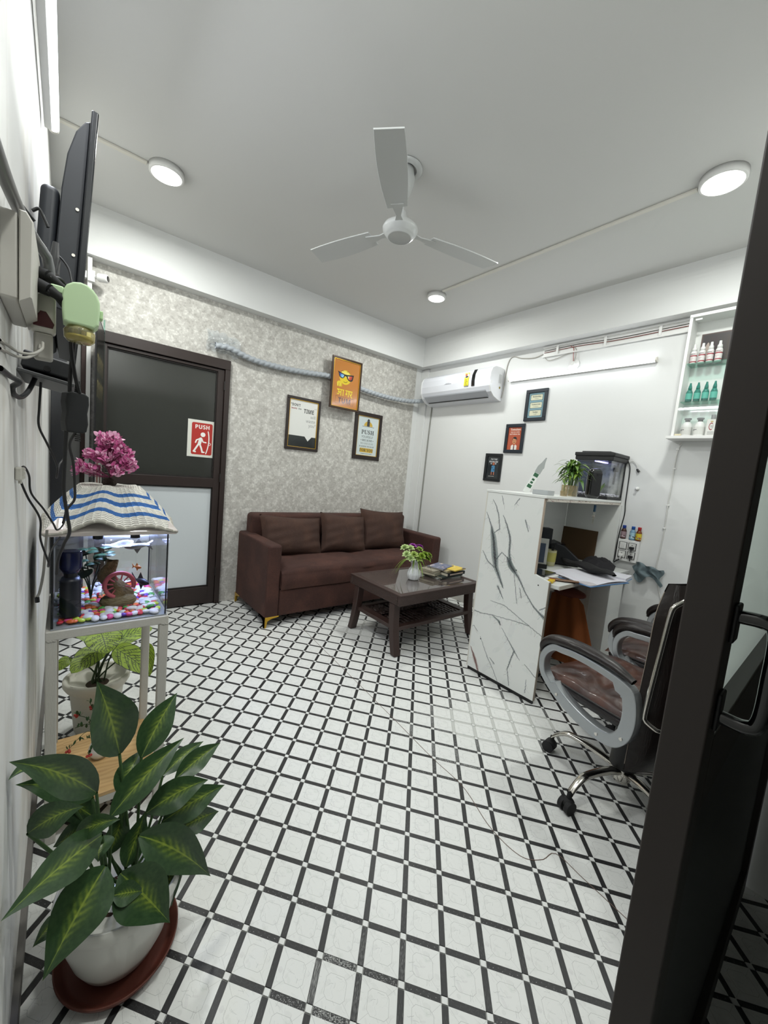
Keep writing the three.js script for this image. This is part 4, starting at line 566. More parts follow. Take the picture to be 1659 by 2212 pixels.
{ // striped knitted cloth draped on the hood
  const knitB = dtex(256, 256, (u, v) => { const row = v * 8, ru = u * 8, k = Math.abs(Math.sin(ru * Math.PI)), s = Math.abs(Math.sin((row + .35 * Math.abs((ru % 1) - .5) * 2) * Math.PI)); const c = 255 * Math.pow(k, .5) * Math.pow(s, .55); return [c, c, c]; }, false); knitB.repeat.set(7, 5);
  const knitC = dtex(512, 512, (u, v) => { // cream knit with three blue stripes that follow the border
    const n = fbm(u * 40, v * 40, 40, 81, 2), s = .012 * Math.abs(((u * 56) % 1) - .5); const vv = v + s; const blue = (vv > .14 && vv < .205) || (vv > .31 && vv < .39) || (vv > .50 && vv < .57); return mix(blue ? [52, 104, 176] : [242, 240, 232], blue ? [70, 122, 190] : [222, 219, 210], n * .8); });
  const mk = S(0xffffff, .9, { map: knitC, bumpMap: knitB, bumpScale: .005 });
  const t = thing('knitted_cloth', 'white knitted cloth with blue stripes draped over the left fish tank hood', 'cloth', [0, 0, 0]);
  const hy = GY1 + .001, cx = (TX0 + TX1) / 2 + .004, zc = 1.76;
  // ring angle u around, v from hem (0) to centre (1)
  const F = (u, v) => {
    const a = u * Math.PI * 2, c = Math.cos(a), s = Math.sin(a), sq = 1 / Math.max(Math.abs(c), Math.abs(s)) ** .86;
    const hx = .179, hz = .222, k = v < .7 ? 1 - .52 * (v / .7) : .48 * (1 - (v - .7) / .3);
    const front = Math.max(0, s);
    const hem = .018 * Math.sin(u * 50) * (1 - v) + .012 * Math.sin(u * 23 + 1) * (1 - v);
    const lift = .034 * Math.pow(front, 6) * (1 - v) * (0.6 + .4 * Math.sin(u * 40 + 1.3));
    let y = v < .7 ? hy + .016 + .118 * Math.pow(v / .7, .8) : hy + .134 + .004 * Math.sin(u * 30) * (1 - v);
    y += lift - .012 * (1 - v) * Math.pow(Math.abs(c * s) * 2, 2);
    const x = cx + c * sq * hx * k * (v < .7 ? 1 : 1), z = zc + s * sq * hz * k + (v > .3 ? -.008 : 0);
    return [Math.max(x, -3.262), y + hem * .35 + .004, z + hem * .3 * s];
  };
  mesh('sheet', grid(200, 50, F), mk, t);
  const pos = []; for (let i = 0; i <= 200; i++) { const p = F(i / 200, 0); pos.push(p); } mesh('hem_cord', tube(pos.slice(0, 200), .0055, 400, 8, true), S(0xd8d4c8, .9, { bumpMap: knitB, bumpScale: .002 }), t);
}
{ // pink artificial tree on the hood
  const t = thing('pink_tree', 'pink artificial bush on a brown foot standing on the striped cloth', 'artificial plant', [-3.083, 1.126, 1.765]);
  const q = rng(44); mesh('foot', ball(0, .012, 0, .022, .016, .018, 20, 14), S(0x2e211a, .9, { bumpMap: plasterBump, bumpScale: .006 }), t); mesh('trunk', tube([[0, .02, 0], [.002, .05, .0], [0, .1, 0]], .004, 12, 6), S(0x3a241c, .8), t);
  const tw = [], pet = [[], []];
  for (let i = 0; i < 92; i++) { const h = .03 + q() * .125, a = q() * 6.28, R = .086 * Math.pow(1 - (h - .03) / .15, .7) * (.45 + .6 * q()); const e = [Math.cos(a) * R, h + .012, Math.sin(a) * R]; tw.push(tube([[0, Math.max(.03, h - .03), 0], [e[0] * .5, h, e[2] * .5], e], .0012, 8, 4));
    for (let k = 0; k < 15; k++) { const L = .014 + q() * .009, dir = V(e[0] * 10 + (q() - .5) * 2, (q() - .25) * 1.8, e[2] * 10 + (q() - .5) * 2).normalize(), g = grid(3, 4, (u, v) => { const w = L * .36 * Math.sin(Math.PI * Math.min(1, v * .86 + .08)) * (u - .5) * 2; return [w, v * L, .25 * Math.abs(w) + .1 * L * v * v]; }); g.rotateY(q() * 6); g.applyQuaternion(new THREE.Quaternion().setFromUnitVectors(V(0, 1, 0), dir)); g.translate(e[0] + (q() - .5) * .012, e[1] + (q() - .5) * .016, e[2] + (q() - .5) * .012); pet[q() < .5 ? 0 : 1].push(g); } }
  mesh('twigs', tw, S(0x8f3f63, .8), t); const f1 = mesh('foliage', pet[0], S(0xd06aa2, .55), t), f2 = mesh('pale_foliage', pet[1], S(0xecb6d2, .5), t); f1.userData.kind = f2.userData.kind = 'stuff';
}
// ------------------------------------------------------------------ potted plants
function leafGeo(B, T, hw, arch, N, cupv, tipPow, nU = 6, nV = 14) {
  const b = V(...B), t = V(...T), d = t.clone().sub(b), L = d.length(), mid = b.clone().lerp(t, .5).add(V(0, arch * L, 0).add(N.clone().multiplyScalar(arch * L * .4)));
  return grid(nU, nV, (u, v) => {
    const a = b.clone().multiplyScalar((1 - v) * (1 - v)).add(mid.clone().multiplyScalar(2 * v * (1 - v))).add(t.clone().multiplyScalar(v * v));
    const tan = b.clone().multiplyScalar(-2 * (1 - v)).add(mid.clone().multiplyScalar(2 * (1 - 2 * v))).add(t.clone().multiplyScalar(2 * v)).normalize();
    const side = V().crossVectors(tan, N).normalize(), nn = V().crossVectors(side, tan).normalize(), s = (u - .5) * 2;
    const w = hw * Math.pow(Math.sin(Math.PI * Math.pow(Math.min(1, v * .985 + .015), .72)), tipPow);
    const p = a.add(side.multiplyScalar(w * s)).add(nn.multiplyScalar(cupv * w * Math.abs(s) + .05 * w * Math.sin(v * 18) * s * s)); return [Math.max(p.x, -3.278), Math.max(p.y, .004), p.z];
  });
}
const dieffTex = (seed) => { const q = rng(seed); return dtex(128, 256, (u, v) => { const s = Math.abs(u - .5) * 2, ang = v + s * .32, r = Math.abs(Math.sin(ang * 34)), wd = .62 * Math.sin(Math.PI * Math.min(1, v * 1.02)) * (1 - .35 * v), f = clamp((wd - s) * 2.2), n = fbm(u * 16, v * 30, 32, seed, 3); let c = mix([40, 66, 38], [62, 88, 52], n); c = mix(c, [132, 150, 56], clamp(f * (.3 + .7 * Math.pow(r, 2)) * (.45 + .9 * n))); if (s < .035) c = mix(c, [150, 168, 70], .7); return c; }); };
{
  const t = thing('potted_plant', 'large variegated dark green plant in a white pot, nearest the camera', 'potted plant', [0, 0, 0]);
  const PX = -3.085, PZ = 2.395;
  const s = thing('plant_saucer', 'reddish brown oval saucer under the nearest white pot', 'saucer', [PX + .0, 0, PZ - .008]);
  const sg = lathe([[0, .003], [.115, .003], [.128, .012], [.142, .03], [.146, .031], [.146, .026], [.134, .006], [.12, .0006], [0, .0006]], 56); sg.scale(.9, 1, .99); mesh('dish', sg, S(0x5e2f24, .55), s);
  const prof = [[0, .006], [.062, .006], [.078, .012], [.093, .045], [.106, .09], [.116, .13], [.119, .158], [.124, .166], [.127, .182], [.123, .196], [.118, .196], [.116, .18], [.11, .165], [0, .16]];
  const cu = prof, pg = lathe(prof, 96); { const p = pg.attributes.position; for (let i = 0; i < p.count; i++) { const x = p.getX(i), y = p.getY(i), z = p.getZ(i), r = Math.hypot(x, z), a = Math.atan2(z, x); if (y > .02 && y < .15 && r > .05) { const w = 1 + .028 * Math.exp(-Math.pow(Math.sin(a * 2 + (y - .09) * 22) * 3.2, 2)) * Math.sin((y - .02) / .13 * Math.PI); p.setX(i, x * w); p.setZ(i, z * w); } } pg.computeVertexNormals(); }
  pg.scale(1.06, 1.05, 1.06); pg.translate(PX, .004, PZ); mesh('pot', pg, P(0xdcdbd4, .35, { clearcoat: .3 }), t);
  const so = grid(28, 28, (u, v) => { const a = u * 6.2832, r = v * .111; return [PX + Math.cos(a) * r, .166 + .018 * fbm(u * 9, v * 9, 9, 91, 3) * (1 - v * .6), PZ + Math.sin(a) * r]; }); mesh('soil', so, S(0x3a261c, .95, { bumpMap: plasterBump, bumpScale: .01 }), t);
  const ms = [3, 5, 8].map(k => S(0xffffff, .34, { map: dieffTex(k) })), q = rng(70), stemM = S(0x3c5a2c, .6);
  LEAVES.forEach(([B, T, hw], i) => {
    const N = V(.05 + (q() - .5) * .4, .6, .78 + (q() - .5) * .25).normalize();
    const lf = mesh('leaf', leafGeo(B, T, hw * .84, .06 + q() * .1, N, .18 + q() * .3, 1.18), ms[i % 3], t);
    const r0 = [PX + (q() - .5) * .06, .17, PZ + (q() - .5) * .05 - .01]; mesh('stem', tube([r0, [(r0[0] * 1.2 + B[0]) / 2.2, Math.max(.2, B[1] * .62), (r0[2] * 1.2 + B[2]) / 2.2], [B[0], B[1], B[2]]], .0034, 18, 6), stemM, lf);
  });
}
{
  const PX = -3.085, PZ = 1.395;
  const t = thing('potted_plant', 'lime green plant with dark veined leaves in a white pot behind the tank stand', 'potted plant', [0, 0, 0]);
  mesh('pot', lathe([[0, .001], [.075, .001], [.082, .02], [.098, .2], [.112, .212], [.122, .23], [.122, .25], [.114, .256], [.106, .25], [.1, .23], [0, .2]], 64, [PX, 0, PZ]), S(0xd3d0c4, .45), t);
  mesh('soil', lathe([[0, .215], [.095, .21]], 24, [PX, 0, PZ]), S(0x3a2c20, .95), t);
  const cal = ctex(256, 256, (g) => { g.fillStyle = '#93ad35'; g.fillRect(0, 0, 256, 256); g.strokeStyle = '#26361c'; g.lineCap = 'round'; const q = rng(15); g.lineWidth = 6; g.beginPath(); g.moveTo(128, 256); g.lineTo(128, 0); g.stroke(); for (let i = 0; i < 9; i++) for (const s of [-1, 1]) { const y0 = 240 - i * 26; let x = 128, y = y0; g.lineWidth = 4; g.beginPath(); g.moveTo(x, y); for (let k = 0; k < 8; k++) { x += s * 17; y -= 6 + q() * 9; g.lineTo(x, y); if (q() < .75) { g.moveTo(x, y); g.lineTo(x + s * (4 + q() * 9), y + (q() < .5 ? 16 : -18)); g.moveTo(x, y); } } g.stroke(); } g.lineWidth = 10; g.strokeRect(0, 0, 256, 256); });
  const m = S(0xffffff, .5, { map: cal }), q = rng(19);
  LEAVES2.forEach(([B, T, hw], i) => { const N = V((q() - .5) * .4, .75, .62).normalize(); const lf = mesh('leaf', leafGeo(B, T, hw * .62, .1, N, .12, .62, 8, 14), m, t); const r0 = [PX + (q() - .5) * .05, .213, PZ + (q() - .5) * .05]; mesh('stem', tube([r0, [(r0[0] * 1.5 + B[0]) / 2.5, (r0[1] + B[1]) / 2 + .01, (r0[2] * 1.5 + B[2]) / 2.5], B], .0032, 14, 6), S(0x2c4020, .6), lf); });
}
{ // small vase with red berries on the stand's shelf
  const t = thing('berry_vase', 'small white vase on the wooden shelf of the tank stand', 'vase', [-3.095, .1125, 1.765]);
  mesh('body', lathe([[0, .001], [.022, .001], [.033, .018], [.036, .036], [.028, .058], [.017, .07], [.019, .078], [.014, .076], [0, .06]], 32), P(0xe2e4e6, .2, { clearcoat: .6 }), t);
  const f = thing('berry_sprig', 'green sprig with small red berries in the little vase on the shelf', 'flowers', [-3.095, .1125, 1.765]), q = rng(23), st = [], lv = [];
  const reds = S(0xb3382f, .5);
  for (let i = 0; i < 16; i++) { const a = q() * 6.28, R = .05 + q() * .07, h = .1 + q() * .11 - (R > .09 ? .07 : 0), e = [Math.cos(a) * R, h, Math.sin(a) * R]; st.push(tube([[0, .06, 0], [e[0] * .4, .1 + h * .25, e[2] * .4], e], .0011, 14, 4)); for (let k = 0; k < 16; k++) { const u = .25 + .75 * q(), L = .012 + q() * .006, g = grid(2, 3, (x, v) => { const w = L * .25 * Math.sin(Math.PI * Math.min(1, v * .9 + .05)) * (x - .5) * 2; return [w, v * L, .1 * v * L]; }); g.rotateX((q() - .5) * 2.4); g.rotateY(q() * 6.3); g.translate(e[0] * u, .07 + (h - .07) * u + .02 * Math.sin(u * 3), e[2] * u); lv.push(g); } if (i % 2) for (let k = 0; k < 3; k++) mesh('berry', ball(e[0] + (q() - .5) * .014, e[1] + (q() - .5) * .012, e[2] + (q() - .5) * .014, .0048, .0048, .0048, 10, 8), reds, f); }
  mesh('stems', st, S(0x35502a, .7), f); mesh('leaflets', lv, S(0x33552c, .6), f).userData.kind = 'stuff';
}
// ------------------------------------------------------------------ television and the sockets on the left wall
{
  const t = thing('television', 'black wall-mounted television seen edge-on at the left wall', 'television', [-3.164, 1.87, 1.55], 0); t.rotation.z = -.06;
  const z = .445; mesh('screen_panel', bx(-.008, .008, -.27, .275, -z, z, .004), P(0x15181d, .25), t); mesh('screen', place(new THREE.PlaneGeometry(.86, .5), [.0085, .005, 0], [0, Math.PI / 2, 0]), M.blackGloss, t);
  const bp = ext([[-.008, .255], [-.018, .25], [-.036, .215], [-.05, .15], [-.056, .06], [-.058, -.22], [-.05, -.25], [-.008, -.255]], .84, .003); bp.translate(0, 0, -.42); mesh('back_cover', bp, S(0x24272c, .55), t);
  mesh('lower_housing', bx(-.098, -.058, -.25, .06, -.36, .415, .016, 4), S(0x24272c, .5), t);
  for (const y of [-.1, .02]) mesh('screw', cyl([-.02, y, .4235], [-.02, y, .4255], .004), M.chrome, t);
  mesh('wall_bracket', [bx(-.108, -.098, -.22, .04, -.1, .1)], M.black, t);
}
{
  const t = thing('switch_box', 'white electrical box on the left wall beside the television', 'socket box', [0, 0, 0]);
  const mw = S(0xc9c6bf, .45);
  mesh('back_box', bx(XL, XL + .022, 1.475, 1.603, 2.36, 2.56, .004), mw, t); mesh('cover', ext([[XL + .023, 1.472], [XL + .038, 1.482], [XL + .04, 1.594], [XL + .032, 1.607], [XL + .023, 1.607]], .2, .002).translate(0, 0, 2.36), mw, t);
  mesh('switch_button', bx(XL + .0405, XL + .044, 1.55, 1.58, 2.38, 2.395, .001), M.white, t);
  const dev = thing('cable_bundle', 'grey tape-wrapped cable bundle lying on the white electrical box', 'cable bundle', [0, 0, 0]); mesh('wrap', [tube([[XL + .012, 1.56, 3.0], [XL + .014, 1.6, 2.7], [XL + .02, 1.622, 2.52], [XL + .034, 1.624, 2.41], [XL + .05, 1.61, 2.38], [XL + .054, 1.58, 2.37]], .009, 40, 10)], S(0x6a6b6c, .35, { metalness: .3 }), dev);
}
{ // plugs in the box
  const plug = (label, pts, r, m, cap) => { const t = thing('power_plug', label, 'plug', [0, 0, 0]); mesh('body', pts.map(([a, b, r0, r1]) => cyl(a, b, r0, r1, 14)), m, t); return t; };
  plug('upper black plug in the white electrical box', [[[-3.246, 1.571, 2.40], [-3.228, 1.566, 2.412], .013, .011], [[-3.228, 1.566, 2.412], [-3.206, 1.552, 2.42], .01, .005]], .01, M.rubber);
  plug('lower black plug in the white electrical box', [[[-3.247, 1.545, 2.42], [-3.226, 1.537, 2.432], .013, .011], [[-3.226, 1.537, 2.432], [-3.2, 1.522, 2.436], .01, .005]], .01, M.rubber);
  plug('transparent grey plug pointing up between the box and the television', [[[-3.226, 1.60, 2.33], [-3.222, 1.63, 2.33], .012, .01], [[-3.222, 1.63, 2.33], [-3.22, 1.66, 2.33], .008, .005]], .01, S(0x3b3b3d, .3));
  const w = thing('power_adapter', 'white and maroon two-part plug hanging below the box', 'plug', [-3.236, 1.505, 2.395]);
  mesh('body', bx(-.018, .018, -.04, .03, -.014, .014, .006, 3), M.offwhite, w); mesh('collar', ext([[-.016, -.022], [-.004, -.002], [.004, -.002], [.016, -.022], [.014, -.03], [-.014, -.03]], .03, .001).translate(0, 0, -.015), S(0x4e1f22, .5), w); mesh('plug_head', bx(-.014, .014, -.09, -.04, -.012, .012, .005, 3), S(0xb6b3ab, .5), w);
  const g = thing('mosquito_repeller', 'pale green plug-in repeller with a clear liquid bottle below', 'plug-in repeller', [-3.182, 1.52, 2.42]);
  const sh = ext([[-.025, -.031], [-.027, -.01], [-.027, .012], [-.0255, .024], [-.02, .035], [-.011, .042], [0, .045], [.01, .0435], [.019, .038], [.026, .029], [.03, .017], [.0305, 0], [.029, -.026], [.022, -.034], [-.018, -.034]], .036, .004, [], 3); sh.translate(0, 0, -.018); mesh('shell', sh, S(0xc2dcb2, .42), g); mesh('plug_arm', bx(-.044, -.024, .018, .032, -.008, .008, .003), S(0xc2dcb2, .42), g); mesh('pins', [cyl([-.044, .025, -.004], [-.054, .025, -.004], .002), cyl([-.044, .025, .004], [-.054, .025, .004], .002)], M.chrome, g); mesh('side_clip', bx(.03, .036, -.01, .006, -.01, .01, .002), S(0xc2e2ae, .42), g);
  mesh('bottle', lathe([[0, -.062], [.018, -.062], [.024, -.056], [.025, -.042], [.02, -.034], [.01, -.034]], 28), P(0xe6dfb0, .05, { transmission: .8, thickness: 0, ior: 1.45 }), g); mesh('liquid', lathe([[0, -.06], [.017, -.06], [.022, -.055], [.022, -.05], [0, -.05]], 24), P(0xd9cf86, .1, { transmission: .5, thickness: 0 }), g); mesh('wick', cyl([0, -.06, 0], [0, -.034, 0], .003), M.black, g);
  const b = thing('set_top_box', 'dark grey set-top box on the left wall below the television', 'set-top box', [-3.232, 1.425, 2.18]); b.rotation.set(0, 0, -.16);
  mesh('case', box(.085, .035, .2, 0, .0, 0, .004), S(0x26272a, .5), b); mesh('lower_shelf', box(.095, .008, .22, .002, -.028, 0, .002), S(0x4a4b4c, .5), b); for (let i = 0; i < 5; i++) mesh('vent_slat', box(.06, .0015, .003, 0, .018, -.06 + i * .03), M.black, b); mesh('antenna_port', cyl([0, -.01, .1], [0, -.01, .112], .006), M.black, b);
  const ad = thing('cable_adapter', 'black power brick hanging from two cables by the left wall', 'power adapter', [-3.187, 1.327, 2.35]); ad.rotation.y = .35;
  mesh('case', ext([[-.019, -.04], [-.021, -.02], [-.0185, 0], [-.021, .02], [-.019, .038], [-.012, .042], [.012, .042], [.02, .036], [.021, .02], [.018, 0], [.02, -.022], [.017, -.038], [.01, -.042], [-.013, -.042]], .022, .003, [], 3).translate(0, 0, -.011), S(0x17181a, .55), ad);
  mesh('strain_relief', [...[0, 1, 2, 3, 4].map(i => cyl([.004, .044 + i * .004, 0], [.004, .046 + i * .004, 0], .006 - i * .0004, .006 - i * .0004, 12)), cyl([.004, .04, 0], [.004, .066, 0], .004)], M.rubber, ad); mesh('strain_relief', [...[0, 1, 2, 3].map(i => cyl([.006, -.045 - i * .004, 0], [.006, -.047 - i * .004, 0], .0055, .0055, 12))], M.rubber, ad);
  const hk = thing('cable_hook', 'small white fist-shaped cable hook on the left wall', 'hook', [XL, 1.19, 2.32]);
  mesh('palm', bx(0.0005, .012, -.014, .014, -.012, .012, .004, 3), M.offwhite, hk); for (let i = 0; i < 3; i++) mesh('finger', cyl([.012, .009 - i * .008, -.008], [.012, .009 - i * .008, .01], .0042, .0042, 10), M.offwhite, hk); mesh('thumb', cyl([.008, -.012, 0], [.008, -.02, .002], .003), M.offwhite, hk);
}
{
  const W = (pts, r, m, label) => tag(mesh('cable', tube(pts, r, 70, 7), m), label, 'cable');
  W(WIRES.adapterCableA, .0036, M.cable, 'black cable from the upper plug to the power brick'); W(WIRES.adapterCableB, .0036, M.cable, 'black cable from the lower plug to the power brick');
  W(WIRES.loopFromTv, .0022, M.cable, 'thin black cable looping over the back of the television'); W(WIRES.downToTank, .0038, M.cable, 'thick black cable from the power brick down past the striped cloth to the fish tank'); W(WIRES.downToTankB, .003, M.cable, 'thin black cable from the power brick onto the striped cloth');
  W(WIRES.upperCable, .003, M.cable, 'black cable entering from the upper left edge above the box'); W(WIRES.upperHook, .003, M.cable, 'short black cable hooked behind the television'); W(WIRES.greyLoopA, .0025, M.cableGrey, 'upper grey cable looping from the white plug'); W(WIRES.greyLoopB, .0025, M.cableGrey, 'lower grey cable looping from the white plug');
  W(WIRES.lowerLoop, .0048, S(0x2a2b2d, .5), 'thick dark cable kinked below the set-top box'); W(WIRES.stbCable, .0032, M.cable, 'short black cable under the set-top box'); W(WIRES.stbDown, .0026, M.cable, 'black cable hanging from the set-top box along the wall'); W(WIRES.hookCableA, .0022, M.cable, 'upper thin cable from the white hook to the cloth'); W(WIRES.hookCableB, .0022, M.cable, 'lower thin cable from the white hook beside the tank');
  const h = thing('air_hose', 'grey air hose with a black tip hanging left of the fish tank', 'hose', [0, 0, 0]); mesh('hose', tube(WIRES.airHose, .0032, 40, 8), S(0x77756f, .4), h); const e = WIRES.airHose[4]; mesh('tip', cyl(e, [e[0] + .001, e[1] - .014, e[2]], .005), M.black, h);
}
// ------------------------------------------------------------------ strips, poster and camera in the back-left corner
{
  const strip = (name, x0, x1, z, m, label, y1 = 2.3) => tag(mesh(name, bx(x0, x1, 0.001, y1, z - .02, z, .002), m), label, 'post');
  strip('grey_post', -3.281, -3.205, .06, S(0x3c3d40, .5), 'dark grey post in the back left corner', 2.44); strip('grey_board', -3.204, -3.13, .045, S(0x7d7d7b, .5), 'mid grey panel strip beside the dark grey post', 2.44); strip('brown_strip', -3.129, -3.105, .06, S(0x33201b, .5), 'thin brown strip in the back left corner', 2.2); strip('white_post', -3.104, -3.08, .07, M.white, 'white vertical post left of the black poster', 2.465);
  const b = thing('poster_board', 'black poster with gold lettering seen at a steep angle left of the push door', 'poster', [-3.043, 0, .30], Math.PI / 2 - .13);
  const pt = ctex(256, 512, (g, w, h) => { g.fillStyle = '#262724'; g.fillRect(0, 0, w, h); g.strokeStyle = '#9c8f5c'; g.lineWidth = 5; for (let r = 0; r < 2; r++) for (let i = 0; i < 7; i++) { const x = 30 + i * 29, y = 130 + r * 64; g.beginPath(); g.moveTo(x, y); g.lineTo(x, y - 44); if (i % 2) g.lineTo(x + 15, y - 22); else g.arc(x + 9, y - 32, 9, 3, 7); g.stroke(); } g.fillStyle = '#b9b7b2'; g.fillRect(10, 330, 236, 182); g.fillStyle = '#8d5a50'; g.fillRect(50, 360, 46, 152); g.fillStyle = '#5a4038'; g.fillRect(150, 370, 44, 142); });
  mesh('board', bx(-.25, .25, .75, 2.02, -.004, .004), M.black, b); mesh('print', place(new THREE.PlaneGeometry(.48, 1.2), [0, 1.4, .0046]), P(0xffffff, .25, { map: pt }), b); mesh('glass_edge', bx(.2505, .2535, .75, 2.1, -.004, .006), M.glassGreen, b);
  const c = thing('security_camera', 'small white security camera with black lens under the beam above the push door', 'camera', [-3.03, 2.345, .075]);
  mesh('mount_box', bx(-.075, -.035, -.035, .035, -.045, .012, .004), M.white, c); mesh('arm', cyl([-.04, .0, .0], [-.02, 0, .01], .012), M.white, c); mesh('housing', lathe([[0, 0], [.022, 0], [.026, .006], [.026, .05], [.023, .058], [.018, .06]], 28).rotateZ(-Math.PI / 2).rotateY(-.5).translate(-.02, 0, .012), M.white, c); mesh('lens', lathe([[0, .0605], [.017, .0605], [.019, .056]], 24).rotateZ(-Math.PI / 2).rotateY(-.5).translate(-.02, 0, .012), M.blackGloss, c); mesh('side_unit', bx(-.13, -.078, -.022, .022, -.03, .01, .004), M.white, c);
}
// ------------------------------------------------------------------ reception counter
const VEINS = [["g",[[0.12,0.183,9],[0.169,0.238,20],[0.217,0.322,24],[0.261,0.39,17],[0.353,0.451,10],[0.407,0.487,4]]],["g",[[0.016,0.109,3],[0.12,0.183,7]]],["g",[[0.091,0.036,2],[0.152,0.069,4],[0.208,0.116,5],[0.245,0.187,4],[0.17,0.212,3]]],["g",[[0.275,0.111,3],[0.353,0.163,6],[0.418,0.222,9],[0.431,0.299,9],[0.474,0.365,16],[0.601,0.407,9],[0.727,0.475,5],[0.848,0.527,6],[0.937,0.549,7],[1.015,0.566,12]]],["g",[[0.409,0.323,6],[0.46,0.353,18],[0.542,0.386,14]]],["g",[[0.243,0.355,5],[0.322,0.304,3],[0.42,0.325,4]]],["g",[[0.008,0.66,4],[0.121,0.66,4],[0.3,0.647,4],[0.409,0.665,8],[0.436,0.683,3]]],["g",[[0.244,0.575,2],[0.458,0.573,4],[0.717,0.612,4],[0.998,0.653,4]]],["g",[[0.3,0.647,3],[0.622,0.633,4],[0.825,0.627,4]]],["g",[[0.026,0.744,3],[0.106,0.768,2]]],["g",[[0.155,0.789,2],[0.3,0.879,4],[0.426,0.94,3],[0.518,0.993,2]]],["g",[[0.46,0.693,2],[0.581,0.743,4],[0.678,0.783,6],[0.639,0.844,5],[0.615,0.89,4],[0.666,0.97,3]]],["g",[[0.678,0.783,5],[0.763,0.816,2]]],["r",[[0.017,0.867,3],[0.109,0.924,12],[0.194,0.988,6]]],["g",[[0.838,0.824,3],[0.998,0.863,4]]],["g",[[0.886,0.895,2],[0.891,0.961,3]]],["g",[[0.026,0.32,3],[0.123,0.369,5],[0.232,0.393,5]]],["g",[[0.324,0.484,9],[0.426,0.542,3]]],["g",[[0.538,0.4,3],[0.63,0.542,3]]],["g",[[0.639,0.458,3],[0.678,0.508,3]]],["g",[[0.931,0.533,4],[1.022,0.505,3]]],["g",[[0.222,0.012,2],[0.26,0.054,3]]],["g",[[0.48,0.015,4],[0.423,0.05,2]]],["g",[[0.341,0.878,3],[0.421,0.899,4]]],["g",[[0.596,0.116,5],[0.656,0.173,3]]]];
function marbleTex(w, h, veins, seed) {
  return ctex(w, h, (g) => {
    const q = rng(seed); g.fillStyle = '#e6e8e5'; g.fillRect(0, 0, w, h);
    for (let i = 0; i < 40; i++) { g.fillStyle = `rgba(190,198,198,${q() * .12})`; g.beginPath(); g.ellipse(q() * w, q() * h, 20 + q() * 80, 10 + q() * 40, q() * 3, 0, 7); g.fill(); }
    for (const [kind, pts] of veins) for (let k = 0; k + 1 < pts.length; k++) {
      const [u0, v0, w0] = pts[k], [u1, v1, w1] = pts[k + 1], n = 16; let ox = 0, oy = 0;
      for (let i = 0; i < n; i++) { const t = i / n, t2 = (i + 1) / n, a = u0 + (u1 - u0) * t, b = v0 + (v1 - v0) * t, ww = (w0 + (w1 - w0) * t) * w / 520, nx = (q() - .5) * 6, ny = (q() - .5) * 6; const red = kind === 'r';
        g.strokeStyle = red ? 'rgba(92,50,46,.12)' : 'rgba(84,90,95,.1)'; g.lineCap = 'round'; g.lineWidth = ww * 2.4; g.beginPath(); g.moveTo(a * w + ox, b * h + oy); g.lineTo((u0 + (u1 - u0) * t2) * w + nx, (v0 + (v1 - v0) * t2) * h + ny); g.stroke();
        if (q() < .35) { g.strokeStyle = `rgba(${80 + q() * 60},${78 + q() * 60},${80 + q() * 60},${.25 + q() * .35})`; g.lineWidth = .7 + q() * 1.4; g.beginPath(); let bxx = a * w + ox, byy = b * h + oy, an = q() * 6.3; g.moveTo(bxx, byy); for (let s = 0; s < 4 + q() * 6; s++) { an += (q() - .5) * 1.3; bxx += Math.cos(an) * (4 + ww * .4); byy += Math.abs(Math.sin(an)) * (7 + ww * .4); g.lineTo(bxx, byy); } g.stroke(); } const m = Math.max(1, Math.round(ww / 1.1)); for (let j = 0; j < m; j++) { g.strokeStyle = red ? `rgba(84,40,36,${.35 + q() * .4})` : `rgba(${46 + q() * 40},${48 + q() * 40},${52 + q() * 40},${.3 + q() * .5})`; g.lineWidth = .8 + q() * 2; const s = (q() - .5) * ww, s2 = (q() - .5) * ww; g.beginPath(); g.moveTo(a * w + ox + s, b * h + oy); g.lineTo((u0 + (u1 - u0) * t2) * w + nx + s2, (v0 + (v1 - v0) * t2) * h + ny); g.stroke(); }
        ox = nx; oy = ny; }
    }
  });
}
const marbleGen = (seed, n) => { const q = rng(seed), v = []; for (let i = 0; i < n; i++) { let x = q(), y = q() * .3 - .1, p = []; const k = 5 + Math.floor(q() * 4), wd = 2 + q() * 10; for (let j = 0; j < k; j++) { p.push([x, y, wd * (.4 + q())]); x += (q() - .35) * .22; y += .1 + q() * .16; } v.push(['g', p]); } return marbleTex(512, 512, v, seed + 1); };
const mMarble = P(0xffffff, .28, { map: marbleGen(5, 6), clearcoat: .2 }), mMarble2 = P(0xffffff, .28, { map: marbleGen(17, 7), clearcoat: .2 });
